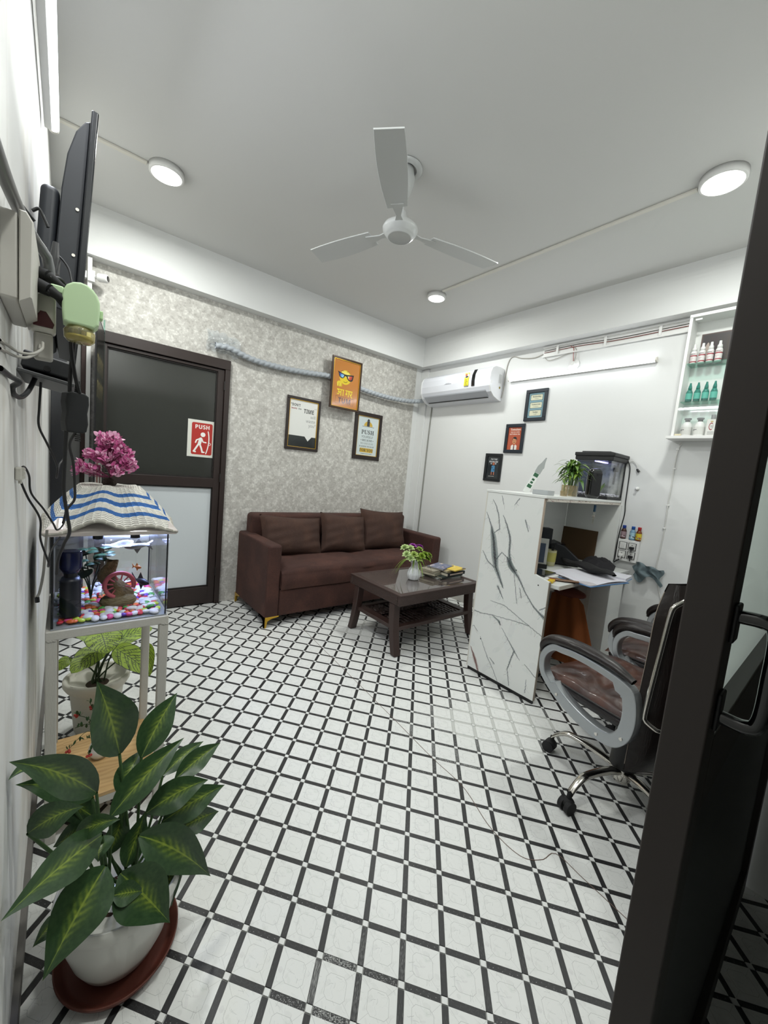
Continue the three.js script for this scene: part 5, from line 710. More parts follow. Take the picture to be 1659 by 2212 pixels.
{
  const t = thing('reception_counter', 'white marble-print reception counter with a stepped side panel', 'counter', [0, 0, 0]);
  const pan = ext([[1.89, .022], [2.37, .022], [2.37, .733], [2.276, .757], [2.276, 1.2], [1.89, 1.2]], .018, 0); { const p = pan.attributes.position, u = pan.attributes.uv; for (let i = 0; i < p.count; i++) u.setXY(i, (p.getX(i) - 1.89) / .48, p.getY(i) / 1.2); } pan.applyMatrix4(new THREE.Matrix4().set(0, 0, -1, -1.067, 0, 1, 0, 0, 1, 0, 0, 0, 0, 0, 0, 1));
  mesh('side_panel', pan, P(0xffffff, .25, { map: marbleTex(820, 2048, VEINS, 3), clearcoat: .25 }), t).userData.label = 'marble-print side panel facing the sofa';
  mesh('edge_banding', bx(-1.0865, -1.066, .022, 1.2, 1.883, 1.89), M.offwhite, t); mesh('edge_banding', bx(-1.0855, -1.066, .022, .733, 2.3705, 2.3735), S(0x8f867a, .6), t); mesh('edge_banding', bx(-1.0855, -1.066, .757, 1.2, 2.2765, 2.2795), S(0xb9a898, .6), t);
  mesh('plinth', [bx(-1.083, -1.068, 0.001, .022, 1.892, 2.368), bx(-1.066, -.02, 0.001, .022, 1.892, 1.905)], M.black, t);
  const q = rng(5); for (const [z, y] of [[2.0, .79], [2.16, .75], [2.31, .70], [1.97, .24]]) mesh('screw_cap', cyl([-1.0855, y, z], [-1.087, y, z], .004, .004, 10), M.black, t);
  mesh('top_board', muv(bx(-1.09, -.004, 1.2005, 1.216, 1.88, 2.29, .002), .9), mMarble, t);
  const chip = ctex(512, 32, g => { g.fillStyle = '#cfc9c0'; g.fillRect(0, 0, 512, 32); for (let i = 0; i < 60; i++) { g.fillStyle = `rgba(${90 + q() * 40},${60 + q() * 30},${50 + q() * 30},${.3 + q() * .5})`; g.fillRect(q() * 512, q() * 28, 2 + q() * 8, 2 + q() * 5); } }); mesh('worn_edge', bx(-1.065, -.01, 1.183, 1.2, 2.272, 2.288), S(0xffffff, .7, { map: chip }), t);
  mesh('back_panel', muv(bx(-1.066, -.02, .022, 1.182, 1.89, 1.905), 1.1), mMarble2, t); mesh('wall_panel', muv(bx(-.019, -.003, .3, 1.182, 1.906, 2.3), 1.1), mMarble2, t);
  mesh('desk_top', bx(-1.065, -.02, .7, .722, 1.906, 2.42, .002), S(0xcfd1ce, .4), t); mesh('desk_edge', bx(-1.064, -.3, .699, .7215, 2.4205, 2.423), S(0xc5bfb4, .6), t);
  mesh('drawer_rail', bx(-1.06, -.35, .655, .69, 2.3, 2.325), S(0xb9b5ac, .5), t);
  mesh('pedestal', muv(bx(-.3, -.07, .022, .695, 2.2, 2.41, .002), .7), mMarble2, t); mesh('pedestal_edge', bx(-.306, -.3005, .022, .695, 2.262, 2.29), M.offwhite, t); mesh('pedestal_trim', bx(-.069, -.045, .002, .695, 2.36, 2.4), M.black, t); mesh('pedestal_hinge', bx(-.312, -.3005, .6, .655, 2.3, 2.325), S(0x3d2d26, .5), t);
}
{ // things on the counter's top board
  const Y = 1.2165;
  const tr = thing('card_tray', 'clear and grey card tray on the counter top', 'tray', [-.93, Y, 2.18], .2); const m = P(0xc6cacc, .15, { transmission: .35, thickness: 0 }); for (const g of [box(.12, .003, .09, 0, .0015, 0), box(.12, .026, .003, 0, .015, .045), box(.12, .026, .003, 0, .015, -.045), box(.003, .026, .09, .0585, .015, 0), box(.003, .026, .09, -.0585, .015, 0)]) mesh('side', g, m, tr); mesh('cards', box(.1, .012, .07, 0, .0095, 0), S(0x4f5052, .5), tr); mesh('top_card', box(.09, .001, .06, .004, .0165, 0), M.white, tr);
  const rk = thing('paper_standee', 'tilted white paper strip with green printed squares on the counter top', 'standee', [-.75, Y, 1.95]); rk.rotation.order = 'YXZ'; rk.rotation.y = -.75; rk.rotation.z = -.42; 
  mesh('strip', ext([[-.022, 0], [.022, 0], [.02, .19], [.024, .2], [.012, .235], [.004, .27], [-.004, .268], [-.01, .23], [-.021, .196]], .002, .0004), S(0xd9dbd8, .6), rk); mesh('grey_tip', ext([[-.0205, .15], [.0205, .15], [.02, .19], [.024, .2], [.012, .235], [.004, .27], [-.004, .268], [-.01, .23], [-.021, .196]], .0004, 0).translate(0, 0, .0026), S(0x9fa3a2, .6), rk); for (const [y, s] of [[.05, .03], [.078, .018], [.1, .018], [.135, .032]]) mesh('printed_square', box(s, s * .8, .0005, 0, y, .0029), S(0x2f5c40, .6), rk);
  const jar = thing('bamboo_jar', 'lucky bamboo with narrow green leaves in a glass jar on the counter top', 'potted plant', [-.585, Y, 2.17]); mesh('jar', lathe([[.05, .001], [.054, .006], [.054, .118], [.052, .122]], 36), M.glass, jar); mesh('water', lathe([[0, .003], [.05, .004], [.05, .075], [0, .075]], 28), P(0xd8c99a, .1, { transmission: .75, thickness: 0 }), jar);
  const q = rng(90); mesh('roots', [...Array(26)].map(() => { const a = q() * 6.3, r = .012 + q() * .03; return tube([[Math.cos(a) * r, .075, Math.sin(a) * r], [Math.cos(a + .3) * (r + .006), .04, Math.sin(a + .3) * (r + .006)], [Math.cos(a + .8) * r * 1.15, .008, Math.sin(a + .8) * r]], .0014, 10, 4); }), S(0x9a7f4e, .8), jar);
  const lm = [S(0x5f7f33, .5), S(0x7c9a3c, .5), S(0x47682c, .5)];
  for (let s = 0; s < 12; s++) { const a = s * 2.4, r = .008 + .028 * q(), h = .15 + q() * .085, x = Math.cos(a) * r, z = Math.sin(a) * r; const st = mesh('stalk', tube([[x * .8, .02, z * .8], [x, h * .6, z], [x * 1.3, h, z * 1.3]], .0038, 12, 6), lm[2], jar); for (let k = 0; k < 9; k++) { const b = q() * 6.28, L = .085 + q() * .06, y = h - k * .009, cu = .35 + q() * .8; const lf = grid(2, 8, (u, v) => { const w = .011 * Math.sin(Math.PI * Math.min(1, v * .93 + .05)) * (u - .5) * 2; return [Math.cos(b) * L * v * .85 - Math.sin(b) * w, y + L * (.75 * v - cu * v * v), Math.sin(b) * L * v * .85 + Math.cos(b) * w]; }); lf.translate(x * 1.3, 0, z * 1.3); mesh('leaf', lf, lm[k % 3], jar); } }
  const g2 = thing('small_glass', 'small glass with a single leafy cutting left of the bamboo jar', 'glass', [-.735, Y, 2.21]); mesh('tumbler', lathe([[.02, .001], [.024, .004], [.026, .07], [.025, .071]], 28), M.glass, g2); mesh('water', lathe([[0, .003], [.021, .003], [.0225, .035], [0, .035]], 20), P(0xc9b98c, .1, { transmission: .7, thickness: 0 }), g2); mesh('stem', tube([[.003, .01, 0], [-.004, .06, 0], [-.01, .11, .004]], .002, 12, 5), lm[2], g2); for (let k = 0; k < 5; k++) { const b = 2.4 + k * 1.1, L = .05; mesh('leaf', grid(2, 6, (u, v) => { const w = .008 * Math.sin(Math.PI * Math.min(1, v * .93 + .05)) * (u - .5) * 2; return [-.01 + Math.cos(b) * L * v * .6 - Math.sin(b) * w, .1 - k * .008 + L * (.8 * v - .3 * v * v), Math.sin(b) * L * v * .6 + Math.cos(b) * w]; }), lm[k % 3], g2); }
  const sp = thing('speaker', 'glossy black upright speaker in front of the right aquarium', 'speaker', [-.385, Y, 2.235], -.55); mesh('case', box(.098, .205, .058, 0, .1035, 0, .028, 6), M.blackGloss, sp); mesh('grille', box(.07, .15, .002, 0, .1, .0295, .001), S(0x1a1a1c, .7), sp); mesh('button', cyl([.0, .165, .0305], [.0, .165, .0325], .006), M.black, sp);
}
{ // right aquarium
  const x0 = -.262, x1 = -.014, z0 = 2.045, z1 = 2.285, y0 = 1.2165, y1 = 1.495, e = .004;
  const t = thing('aquarium', 'small black-lidded aquarium on the counter against the right wall', 'aquarium', [0, 0, 0]);
  mesh('base_frame', bx(x0 - .004, x1 + .002, y0, y0 + .02, z0 - .004, z1 + .004, .003), M.black, t);
  for (const g of [bx(x0, x1, y0 + .02, y1, z1 - e, z1), bx(x0, x0 + e, y0 + .02, y1, z0 + e, z1 - e)]) mesh('glass_pane', g, M.glass, t);
  mesh('blue_backing', bx(x0, x1, y0 + .02, y1, z0, z0 + e), S(0x28405f, .4), t); const scn = dtex(128, 128, (u, v) => mix([176, 178, 168], [120, 124, 112], clamp((fbm(u * 7, v * 7, 7, 55, 4) - .35) * 2))); mesh('printed_backing', bx(x1 - e, x1, y0 + .02, y1, z0 + e, z1 - e), S(0xffffff, .4, { map: scn }), t);
  mesh('corner_frame', bx(x1 - .008, x1 + .002, y0 + .02, y1, z1 - .006, z1 + .003), M.black, t);
  const lid = ext([[x0 - .012, z0 - .012], [x1 + .004, z0 - .012], [x1 + .004, z1 + .012], [x0 - .012, z1 + .012]], .022, .006); lid.rotateX(Math.PI / 2); lid.translate(0, y1 + .022, 0); mesh('lid', [lid, bx(x0 - .018, x1 + .006, y1 + .024, y1 + .05, z0 - .018, z1 + .018, .006), bx(x0 + .01, x1 - .01, y1 + .05, y1 + .06, z0 + .02, z1 - .02, .004)], M.black, t);
  mesh('lamp', bx(x0 + .04, x1 - .04, y1 - .012, y1 - .002, 2.15, 2.18, .003), glow(0xa6a0ff, 3), t); rectLight(.16, .03, [(x0 + x1) / 2, y1 - .015, 2.165], [(x0 + x1) / 2, 0, 2.165], 0xc6c4ff, 9);
  mesh('water_surface', bx(x0 + e, x1 - e, y1 - .035, y1 - .034, z0 + e, z1 - e), P(0xe4eef0, .05, { transmission: .9, thickness: 0 }), t);
  const q = rng(14), gr = []; for (let i = 0; i < 420; i++) { const s = .004 + q() * .004; gr.push(ball(x0 + .012 + (x1 - x0 - .024) * q(), y0 + .024 + q() * .014, z0 + .012 + (z1 - z0 - .024) * q(), s * 1.3, s * .8, s, 8, 6)); } mesh('white_gravel', gr, S(0xc9c8d0, .5), t).userData.kind = 'stuff';
  const fl = thing('pump', 'black internal pump hanging in the right aquarium', 'pump', [-.06, 1.44, 2.24]); mesh('head', box(.03, .035, .028, 0, 0, 0, .004), M.black, fl); mesh('suction_tube', cyl([-.004, -.02, 0], [-.012, -.11, 0], .007), M.black, fl); mesh('bracket', box(.02, .03, .006, 0, .03, .012), M.black, fl);
  for (const [x, z, c, lab] of [[-.2, 2.2, 0x6d8f3a, 'bright green plant in the right aquarium behind the speaker'], [-.1, 2.12, 0x7d8f70, 'grey-green plant at the right of the right aquarium']]) { const p = thing('water_plant', lab, 'plant', [x, y0 + .03, z]); for (let i = 0; i < 22; i++) { const a = q() * 6.3, L = .05 + q() * .08; mesh('leaf', grid(2, 6, (u, v) => { const w = .005 * Math.sin(Math.PI * Math.min(1, v * .9 + .08)) * (u - .5) * 2, r = L * .4 * v; return [Math.cos(a) * r - Math.sin(a) * w, L * (v - .25 * v * v), Math.sin(a) * r + Math.cos(a) * w]; }), S(c, .5), p); } }
  tag(mesh('cable', tube([[-.012, 1.51, 2.296], [-.01, 1.45, 2.315], [-.008, 1.3, 2.318], [-.008, 1.2, 2.32], [-.006, 1.12, 2.325], [-.006, 1.0, 2.312], [-.01, .9, 2.308], [-.02, .8, 2.31], [-.03, .76, 2.31], [-.04, .775, 2.33], [-.045, .80, 2.36]], .0036, 80, 7), M.cable), 'black cable from the right aquarium down to the wall socket', 'cable');
  const pw = thing('loose_plug', 'small black plug on a white lead hanging beside the right aquarium', 'plug', [0, 0, 0]); mesh('lead', tube([[-.006, 1.5, 2.30], [-.008, 1.51, 2.33], [-.008, 1.48, 2.355], [-.008, 1.455, 2.36]], .0024, 20, 6), M.cableWhite, pw); mesh('body', cyl([-.008, 1.455, 2.36], [-.008, 1.435, 2.375], .006, .009, 10), M.black, pw);
  const hk = thing('wall_hook', 'small round white hook on the right wall beside the right aquarium', 'hook', [0, 1.315, 2.38]); mesh('button', lathe([[0, 0], [.014, 0], [.013, .008], [.008, .011], [.007, .02], [.01, .024], [0, .026]], 20).rotateZ(Math.PI / 2), M.white, hk);
}
{ // desk clutter
  const Y = .7225;
  const lg = thing('ledger', 'open ruled ledger with a blue cover on the desk', 'ledger', [-.67, Y, 2.40], -.16); const ruled = ctex(256, 256, g => { g.fillStyle = '#d9d8df'; g.fillRect(0, 0, 256, 256); g.strokeStyle = '#a7a6b8'; for (let y = 8; y < 256; y += 9) { g.beginPath(); g.moveTo(0, y); g.lineTo(256, y); g.stroke(); } g.strokeStyle = '#b98f98'; for (const x of [30, 120, 190]) { g.beginPath(); g.moveTo(x, 0); g.lineTo(x, 256); g.stroke(); } });
  mesh('cover', box(.40, .004, .30, 0, .002, 0, .001), S(0x3f6f9f, .45), lg); mesh('pages', grid(20, 10, (u, v) => [(u - .5) * .385, .0075 + .012 * Math.sin(Math.PI * u) * .6 + .008 * (1 - v) + .004 * Math.sin(v * 5 + u * 4), (v - .5) * .285]), S(0xffffff, .7, { map: ruled }), lg); mesh('page_block', box(.38, .0055, .28, 0, .0068, 0), S(0xb9b4b8, .8), lg);
  const nb = thing('notebook', 'second notebook with a blue cover at the right end of the desk', 'notebook', [-.43, Y, 2.45], .12); mesh('pages', box(.17, .02, .2, 0, .013, 0), S(0xd3d3da, .7), nb); mesh('cover', box(.175, .003, .205, 0, .0016, 0), S(0x4878a8, .45), nb);
  const bg = thing('black_pouch', 'black zip pouch lying on the open ledger', 'pouch', [-.53, Y + .022, 2.33], 1.22); mesh('body', grid(40, 16, (u, v) => { const a = v * Math.PI * 2, s = Math.pow(Math.sin(Math.PI * clamp(u, .02, .98)), .45); return [(u - .5) * .42, .024 + Math.sin(a) * .022 * s + .006 * Math.sin(u * 14), Math.cos(a) * .065 * s * (1 - .25 * u) + .01 * Math.sin(u * 6)]; }), S(0x121113, .8, { bumpMap: plasterBump, bumpScale: .004 }), bg); mesh('zip_pull', tube([[.2, .02, .03], [.225, .012, .036], [.23, .006, .02]], .002, 10, 5), M.chrome, bg);
  const b2 = thing('folded_dark_cloth', 'crumpled dark cloth behind the pouch on the desk', 'cloth', [-.18, Y, 2.26], .3); mesh('body', grid(30, 22, (u, v) => [(u - .5) * .3, .004 + .075 * Math.pow(Math.sin(Math.PI * u) * Math.sin(Math.PI * v), .6) * (.6 + .7 * fbm(u * 6, v * 6, 8, 33, 3)), (v - .5) * .22]), S(0x17151a, .85), b2);
  const pr = thing('billing_machine', 'dark billing printer with keypad on the desk inside the counter', 'printer', [-.37, Y, 2.085], -1.0); mesh('body', ext([[-.1, 0], [.1, 0], [.1, .05], [.0, .13], [-.06, .15], [-.1, .14]], .19, .006).translate(0, .004, -.095), S(0x14161c, .5), pr); const kp = []; for (let i = 0; i < 5; i++) for (let j = 0; j < 4; j++) kp.push(box(.011, .004, .018, .028 + i * .014, .103 - i * .0112, -.06 + j * .035).rotateZ(0)); mesh('keypad', kp, S(0x2c2f38, .5), pr); mesh('display', box(.03, .003, .11, -.01, .144, 0), M.blackGloss, pr);
  const cb = thing('cardboard_sheet', 'brown cardboard sheet leaning on the wall behind the desk', 'cardboard', [-.05, Y, 2.04]); const cbg = box(.004, .24, .27, 0, .122, 0); cbg.rotateZ(-.06); mesh('sheet', cbg, S(0x4f3a22, .8), cb);
  const pf = thing('photo_stand', 'small white-edged photo stand at the left end of the desk', 'photo stand', [-.74, Y, 2.1], -.9); mesh('frame', box(.11, .2, .012, 0, .102, 0, .002), S(0xc9c9c4, .5), pf); mesh('photo', box(.075, .13, .002, 0, .105, .007), S(0x4a5568, .4), pf); mesh('foot', box(.12, .03, .05, 0, .015, -.01), M.black, pf);
  const cup = thing('pen_cup', 'cream pen cup with a yellow label on the desk', 'cup', [-.56, Y, 2.09]); mesh('cup', lathe([[0, .001], [.036, .001], [.04, .11], [.038, .11], [.034, .006]], 28), S(0xcfcba2, .5), cup); mesh('label', lathe([[.0385, .03], [.0405, .095]], 28), S(0xc4be6a, .5), cup); mesh('pen', [cyl([.01, .02, 0], [.03, .15, .01], .004), cyl([-.01, .02, .01], [-.02, .14, .02], .004)], M.black, cup);
  const bs = thing('desk_speaker', 'small black box standing behind the pen cup', 'speaker', [-.5, Y, 2.0], -.7); mesh('case', box(.08, .25, .08, 0, .126, 0, .006), S(0x14171c, .5), bs); mesh('grille', box(.06, .16, .002, 0, .14, .0405), S(0x1c1f24, .7), bs);
  const ph = thing('black_tablet', 'black tablet lying on a white pad at the left of the desk', 'tablet', [-.93, Y, 2.22], .1); mesh('pad', box(.18, .014, .15, 0, .007, .02, .004), M.white, ph); mesh('tablet', box(.17, .01, .14, -.005, .0195, .005, .004), M.blackGloss, ph);
  const cm = thing('hair_brush', 'brown wooden hair brush on the desk', 'brush', [-.93, Y, 2.375], -.9); mesh('handle', grid(14, 12, (u, v) => { const a = v * 6.2832, w = .008 + .011 * Math.pow(Math.sin(Math.PI * clamp(.15 + u * .8)), 1.4); return [(u - .5) * .17, .009 + Math.sin(a) * .007, Math.cos(a) * w]; }), S(0x6a4a30, .45), cm); mesh('bristles', box(.07, .012, .02, .03, .006, 0), M.black, cm);
  const yp = thing('yellow_pack', 'small yellow and red pack at the left corner of the desk', 'pack', [-1.02, Y, 2.35], .25); mesh('box', box(.07, .014, .03, 0, .0075, 0, .002), S(0xc9a92a, .45), yp); mesh('end_band', box(.012, .0145, .0305, .03, .0076, 0), S(0xa53a2a, .45), yp);
  const kb = thing('keypad', 'small black keypad on the desk beside the brush', 'keypad', [-.8, Y, 2.36], -.1); mesh('base', box(.12, .008, .05, 0, .0045, 0, .002), M.black, kb); const ks = []; for (let i = 0; i < 7; i++) for (let j = 0; j < 3; j++) ks.push(box(.012, .004, .011, -.048 + i * .016, .0105, -.015 + j * .015, .001)); mesh('keys', ks, S(0x26272a, .5), kb);
  const ky = thing('key_bunch', 'bunch of keys with a blue tag hanging under the counter top', 'keys', [-.22, 1.18, 2.2]); mesh('tag', box(.018, .05, .012, 0, -.035, 0, .002), S(0x2d5878, .5), ky); mesh('ring', new THREE.TorusGeometry(.014, .0015, 8, 24).translate(0, -.075, 0), M.chrome, ky); for (const [x, a] of [[-.008, .12], [.006, -.1], [0, .02]]) { const g = [box(.004, .06, .002, 0, -.03, 0), new THREE.TorusGeometry(.008, .0022, 6, 18).translate(0, -.002, 0)].map(k => { k.rotateZ(a); k.translate(x, -.09, x * .4); return k; }); mesh('key', g, M.chrome, ky); } mesh('hook', cyl([0, .0015, 0], [0, -.012, 0], .002), M.chrome, ky);
  const oc = thing('orange_cloth', 'orange-brown cloth hanging under the desk', 'cloth', [0, 0, 0]); mesh('drape', grid(50, 30, (u, v) => { const w = .2 + .16 * (1 - v) , z = 2.25 + (u - .5) * 2 * w * .62 + .06 * (1 - v); return [-.56 + .012 * Math.sin(u * 17) * (1 - .5 * v) + .03 * Math.sin(u * 4 + 1), .08 + .50 * v - .05 * v * Math.pow(Math.abs(u - .5) * 2, 2), z]; }), S(0x8a4a1e, .85), oc); mesh('knot', ball(-.55, .575, 2.245, .05, .035, .12, 20, 12), S(0x5f2a1c, .85), oc); mesh('hanging_loop', cyl([-.55, .59, 2.24], [-.55, .699, 2.24], .004), M.black, oc);
  const gb = thing('grey_bin', 'dark grey bin in the shadow under the desk', 'bin', [-.75, 0, 2.12]); mesh('bucket', lathe([[0, .002], [.1, .002], [.12, .24], [.116, .24], [.096, .008]], 32), S(0x2c2f33, .6), gb);
}
{ // wall socket board with bottles, cloth and leads
  const t = thing('socket_board', 'white socket board with four modules on the right wall behind the desk', 'socket board', [0, .862, 2.388]); const z0 = -.068, z1 = .068;
  mesh('box', bx(-.038, -.001, -.08, .08, z0, z1, .005), M.white, t);
  for (const [y, z, k] of [[.034, -.03, 'switch'], [.034, .03, 'socket'], [-.03, -.03, 'socket'], [-.03, .03, 'socket']]) { const m = mesh(k + '_module', bx(-.042, -.038, y - .024, y + .024, z - .022, z + .022, .001), S(0xdededb, .4), t); mesh('module_gap', [bx(-.0405, -.0385, y - .027, y + .027, z - .026, z - .0225), bx(-.0405, -.0385, y - .027, y + .027, z + .0225, z + .026), bx(-.0405, -.0385, y + .0245, y + .027, z - .0225, z + .0225), bx(-.0405, -.0385, y - .027, y - .0245, z - .0225, z + .0225)], M.black, m); if (k === 'socket') for (const [a, b] of [[.01, 0], [-.005, -.008], [-.005, .008]]) mesh('pin_hole', cyl([-.0421, y + a, z + b], [-.0428, y + a, z + b], .003, .003, 10), M.black, m); else for (const b of [-.011, 0, .011]) mesh('rocker', bx(-.045, -.042, y - .02, y + .02, z + b - .005, z + b + .005, .001), M.white, m); }
  const pl = (y, z, m, label) => { const p = thing('power_plug', label, 'plug', [-.043, y, z]); mesh('body', [box(.02, .018, .03, -.0105, 0, 0, .004), cyl([-.016, -.004, .0], [-.022, -.03, .004], .004, .003, 8)], m, p); }; pl(.888, 2.42, M.black, 'black plug in the upper right socket of the socket board'); pl(.824, 2.42, M.black, 'black plug in the lower right socket of the socket board'); pl(.824, 2.357, M.white, 'white charger plug in the lower left socket of the socket board');
  const bottle = (z, cap, body, lab, label) => { const b = thing('bottle', label, 'bottle', [-.021, .9425, z]); mesh('body', lathe([[0, .001], [.017, .001], [.0185, .006], [.0185, .06], [.012, .074], [.009, .078], [0, .078]], 28), P(body, .2, { transmission: .3, thickness: 0 }), b); mesh('cap', lathe([[0, .078], [.0115, .078], [.0115, .098], [.0105, .1], [0, .1]], 24), S(cap, .4), b); mesh('label', lathe([[.0189, .012], [.0189, .055]], 28), S(0xffffff, .5, { map: ctex(128, 64, g => { g.fillStyle = lab[0]; g.fillRect(0, 0, 128, 64); g.fillStyle = lab[1]; for (let i = 0; i < 8; i++) g.fillRect((i * 37) % 120, 8 + (i * 13) % 46, 16, 8); g.fillStyle = lab[2]; for (let i = 0; i < 5; i++) g.fillRect((i * 53) % 118, 4 + (i * 23) % 52, 8, 10); }) }), b); };
  bottle(2.343, 0x1f3f94, 0x5a3a34, ['#9a8288', '#5e4a50', '#c9b9bc'], 'blue-capped brown bottle on the socket board, leftmost of three'); bottle(2.402, 0x1f55a8, 0x8fb9d8, ['#9fc4d6', '#1e2a33', '#e4ecef'], 'blue-capped pale blue bottle on the socket board, middle of three'); bottle(2.442, 0xb0252a, 0x8a4a28, ['#d0bd35', '#b53a30', '#3d62a0'], 'red-capped yellow bottle on the socket board, rightmost of three');
  const cl = thing('teal_cloth', 'grey-teal cloth hanging from the right wall beside the desk', 'cloth', [0, 0, 0]); mesh('drape', grid(44, 24, (u, v) => { const z = 2.445 + .175 * u + .012 * Math.sin(v * 9), y = .80 - .135 * (1 - v) * (.75 + .25 * Math.sin(u * 7)) - .03 * u + .006 * Math.sin(u * 15 + v * 5); return [-.014 - .045 * Math.pow(Math.sin(Math.PI * clamp(u, .03, .97)), .6) * (.65 + .35 * Math.sin(u * 15 + v * 6)), y, z]; }), S(0x66757a, .85), cl);
  const c = thing('clipped_cable', 'white clipped cable running down from the wall cabinet', 'cable', [0, 0, 0]); const pts = [[-.005, 1.64, 2.60], [-.005, 1.6, 2.585], [-.005, 1.5, 2.58], [-.005, 1.35, 2.582], [-.005, 1.2, 2.58], [-.005, 1.05, 2.584], [-.005, .92, 2.58], [-.006, .78, 2.575], [-.006, .66, 2.6], [-.006, .5, 2.66]]; mesh('lead', tube(pts, .0042, 90, 7), M.cableWhite, c); for (const y of [1.6, 1.47, 1.22, 1.06]) mesh('clip', box(.008, .01, .018, -.006, y, 2.582, .002), M.white, c);
}
// ------------------------------------------------------------------ wall cabinet on the right wall
{
  const x0 = -.135, z0 = 2.565, z1 = 3.2, y0 = 1.655, y1 = 2.432;
  const t = thing('wall_cabinet', 'white wall cabinet with glass shelves at the right edge', 'wall cabinet', [0, 0, 0]);
  mesh('side', bx(x0, -.002, y0 + .018, y1 - .018, z0, z0 + .016, .001), M.white, t); mesh('side', bx(x0, -.002, y0 + .018, y1 - .018, z1 - .016, z1, .001), M.white, t); mesh('top', bx(x0 - .003, -.002, y1 - .018, y1, z0, z1, .001), M.white, t); mesh('bottom', bx(x0 - .02, -.002, y0, y0 + .018, z0 - .022, z1, .001), M.white, t); mesh('back', muv(bx(-.012, -.002, y0 + .018, y1 - .018, z0 + .016, z1 - .016), .5), mMarble, t);
  for (const y of [2.135, 1.895]) mesh('glass_shelf', bx(x0 + .02, -.013, y - .005, y, z0 + .017, z1 - .017), M.glassGreen, t);
  mesh('glass_door', bx(x0 + .002, x0 + .005, y0 + .02, y1 - .02, z0 + .017, 2.93), M.glass, t); mesh('door_latch', bx(x0 - .002, x0 + .008, y1 - .04, y1 - .03, z0 + .03, z0 + .065, .001), M.white, t); mesh('door_latch', bx(x0 - .002, x0 + .008, y0 + .021, y0 + .031, z0 + .02, z0 + .055, .001), S(0xd6cdae, .5), t);
  const pp = thing('hair_print', 'dark framed print standing on the top shelf of the wall cabinet', 'picture frame', [-.018, 2.1355, 2.70]); mesh('frame', bx(-.006, 0, 0, .2, -.085, .085, .001), S(0x5a4640, .5), pp); mesh('print', place(new THREE.PlaneGeometry(.155, .185), [-.0065, .1, 0], [0, -Math.PI / 2, 0]), S(0xffffff, .3, { map: ctex(128, 150, g => { g.fillStyle = '#413c3d'; g.fillRect(0, 0, 128, 150); g.fillStyle = '#b9aaa0'; g.beginPath(); g.ellipse(22, 90, 10, 50, .1, 0, 7); g.fill(); const q = rng(3); for (let i = 0; i < 60; i++) { g.strokeStyle = `rgba(${40 + q() * 60},${34 + q() * 40},${34 + q() * 40},.6)`; g.beginPath(); const x = 34 + q() * 84; g.moveTo(x, 10 + q() * 20); g.quadraticCurveTo(x + 8 * (q() - .5), 70, x + 12 * (q() - .5), 145); g.stroke(); } }) }), pp);
  const redLab = S(0xffffff, .45, { map: ctex(128, 128, g => { g.fillStyle = '#d9d6d4'; g.fillRect(0, 0, 128, 128); g.fillStyle = '#9c3540'; g.fillRect(0, 30, 128, 16); g.fillRect(0, 108, 128, 14); g.strokeStyle = '#a8606a'; g.lineWidth = 3; for (let i = 0; i < 5; i++) { g.beginPath(); g.moveTo(16, 58 + i * 9); g.lineTo(40 + (i * 31) % 70, 54 + i * 9); g.stroke(); } g.fillStyle = '#5c5456'; g.fillRect(20, 12, 88, 8); }) });
  for (let i = 0; i < 4; i++) { const b = thing('spray_bottle', 'white nozzle bottle with a red printed label on the top cabinet shelf', 'bottle', [-.075, 2.1355, 2.602 + i * .042], 0, 'white nozzle bottles in the wall cabinet'); mesh('body', lathe([[0, .001], [.0165, .001], [.0175, .006], [.0175, .074], [.013, .082], [0, .083]], 28), M.white, b); mesh('label', lathe([[.0179, .008], [.0179, .07]], 28), redLab, b); mesh('nozzle', lathe([[0, .083], [.0135, .083], [.0125, .1], [.008, .106], [.0065, .126], [0, .127]], 24), M.white, b); }
  const teal = P(0x3fa596, .12, { transmission: .55, thickness: 0, ior: 1.45 });
  for (let i = 0; i < 4; i++) { const b = thing('serum_bottle', 'translucent teal bottle with pointed cap on the middle cabinet shelf', 'bottle', [-.075, 1.8955, 2.612 + i * .042], 0, 'teal bottles in the wall cabinet'); mesh('body', lathe([[0, .001], [.016, .001], [.0175, .008], [.018, .06], [.012, .078], [0, .08]], 28), teal, b); mesh('base_band', lathe([[.0165, .002], [.0178, .012]], 28), S(0x173b38, .4), b); mesh('label', lathe([[.0182, .018], [.0184, .055]], 28), S(0x58b3a2, .5), b); mesh('cap', lathe([[0, .08], [.011, .08], [.01, .096], [.006, .112], [.005, .122], [0, .122]], 24), teal, b); }
  const txt = (a, c) => S(0xffffff, .5, { map: ctex(128, 128, g => { g.fillStyle = '#d6d6d2'; g.fillRect(0, 0, 128, 128); a(g); }) });
  const wl = txt(g => { g.fillStyle = '#6d6d6c'; g.fillRect(36, 40, 56, 14); g.fillRect(44, 60, 40, 5); g.fillRect(58, 84, 12, 8); });
  for (let i = 0; i < 2; i++) { const b = thing('shampoo_bottle', 'squat white bottle with a grey cap at the bottom left of the wall cabinet', 'bottle', [-.07, 1.6735, 2.628 + i * .066], 0, 'squat white bottles in the wall cabinet'); mesh('body', lathe([[0, .001], [.026, .001], [.029, .008], [.029, .065], [.022, .085], [.014, .096], [0, .097]], 32), M.white, b); mesh('label', lathe([[.0294, .014], [.0294, .062]], 32), wl, b); mesh('cap', lathe([[0, .097], [.013, .097], [.0135, .108], [.019, .112], [.019, .12], [0, .121]], 28), S(0x6d6f70, .5), b); }
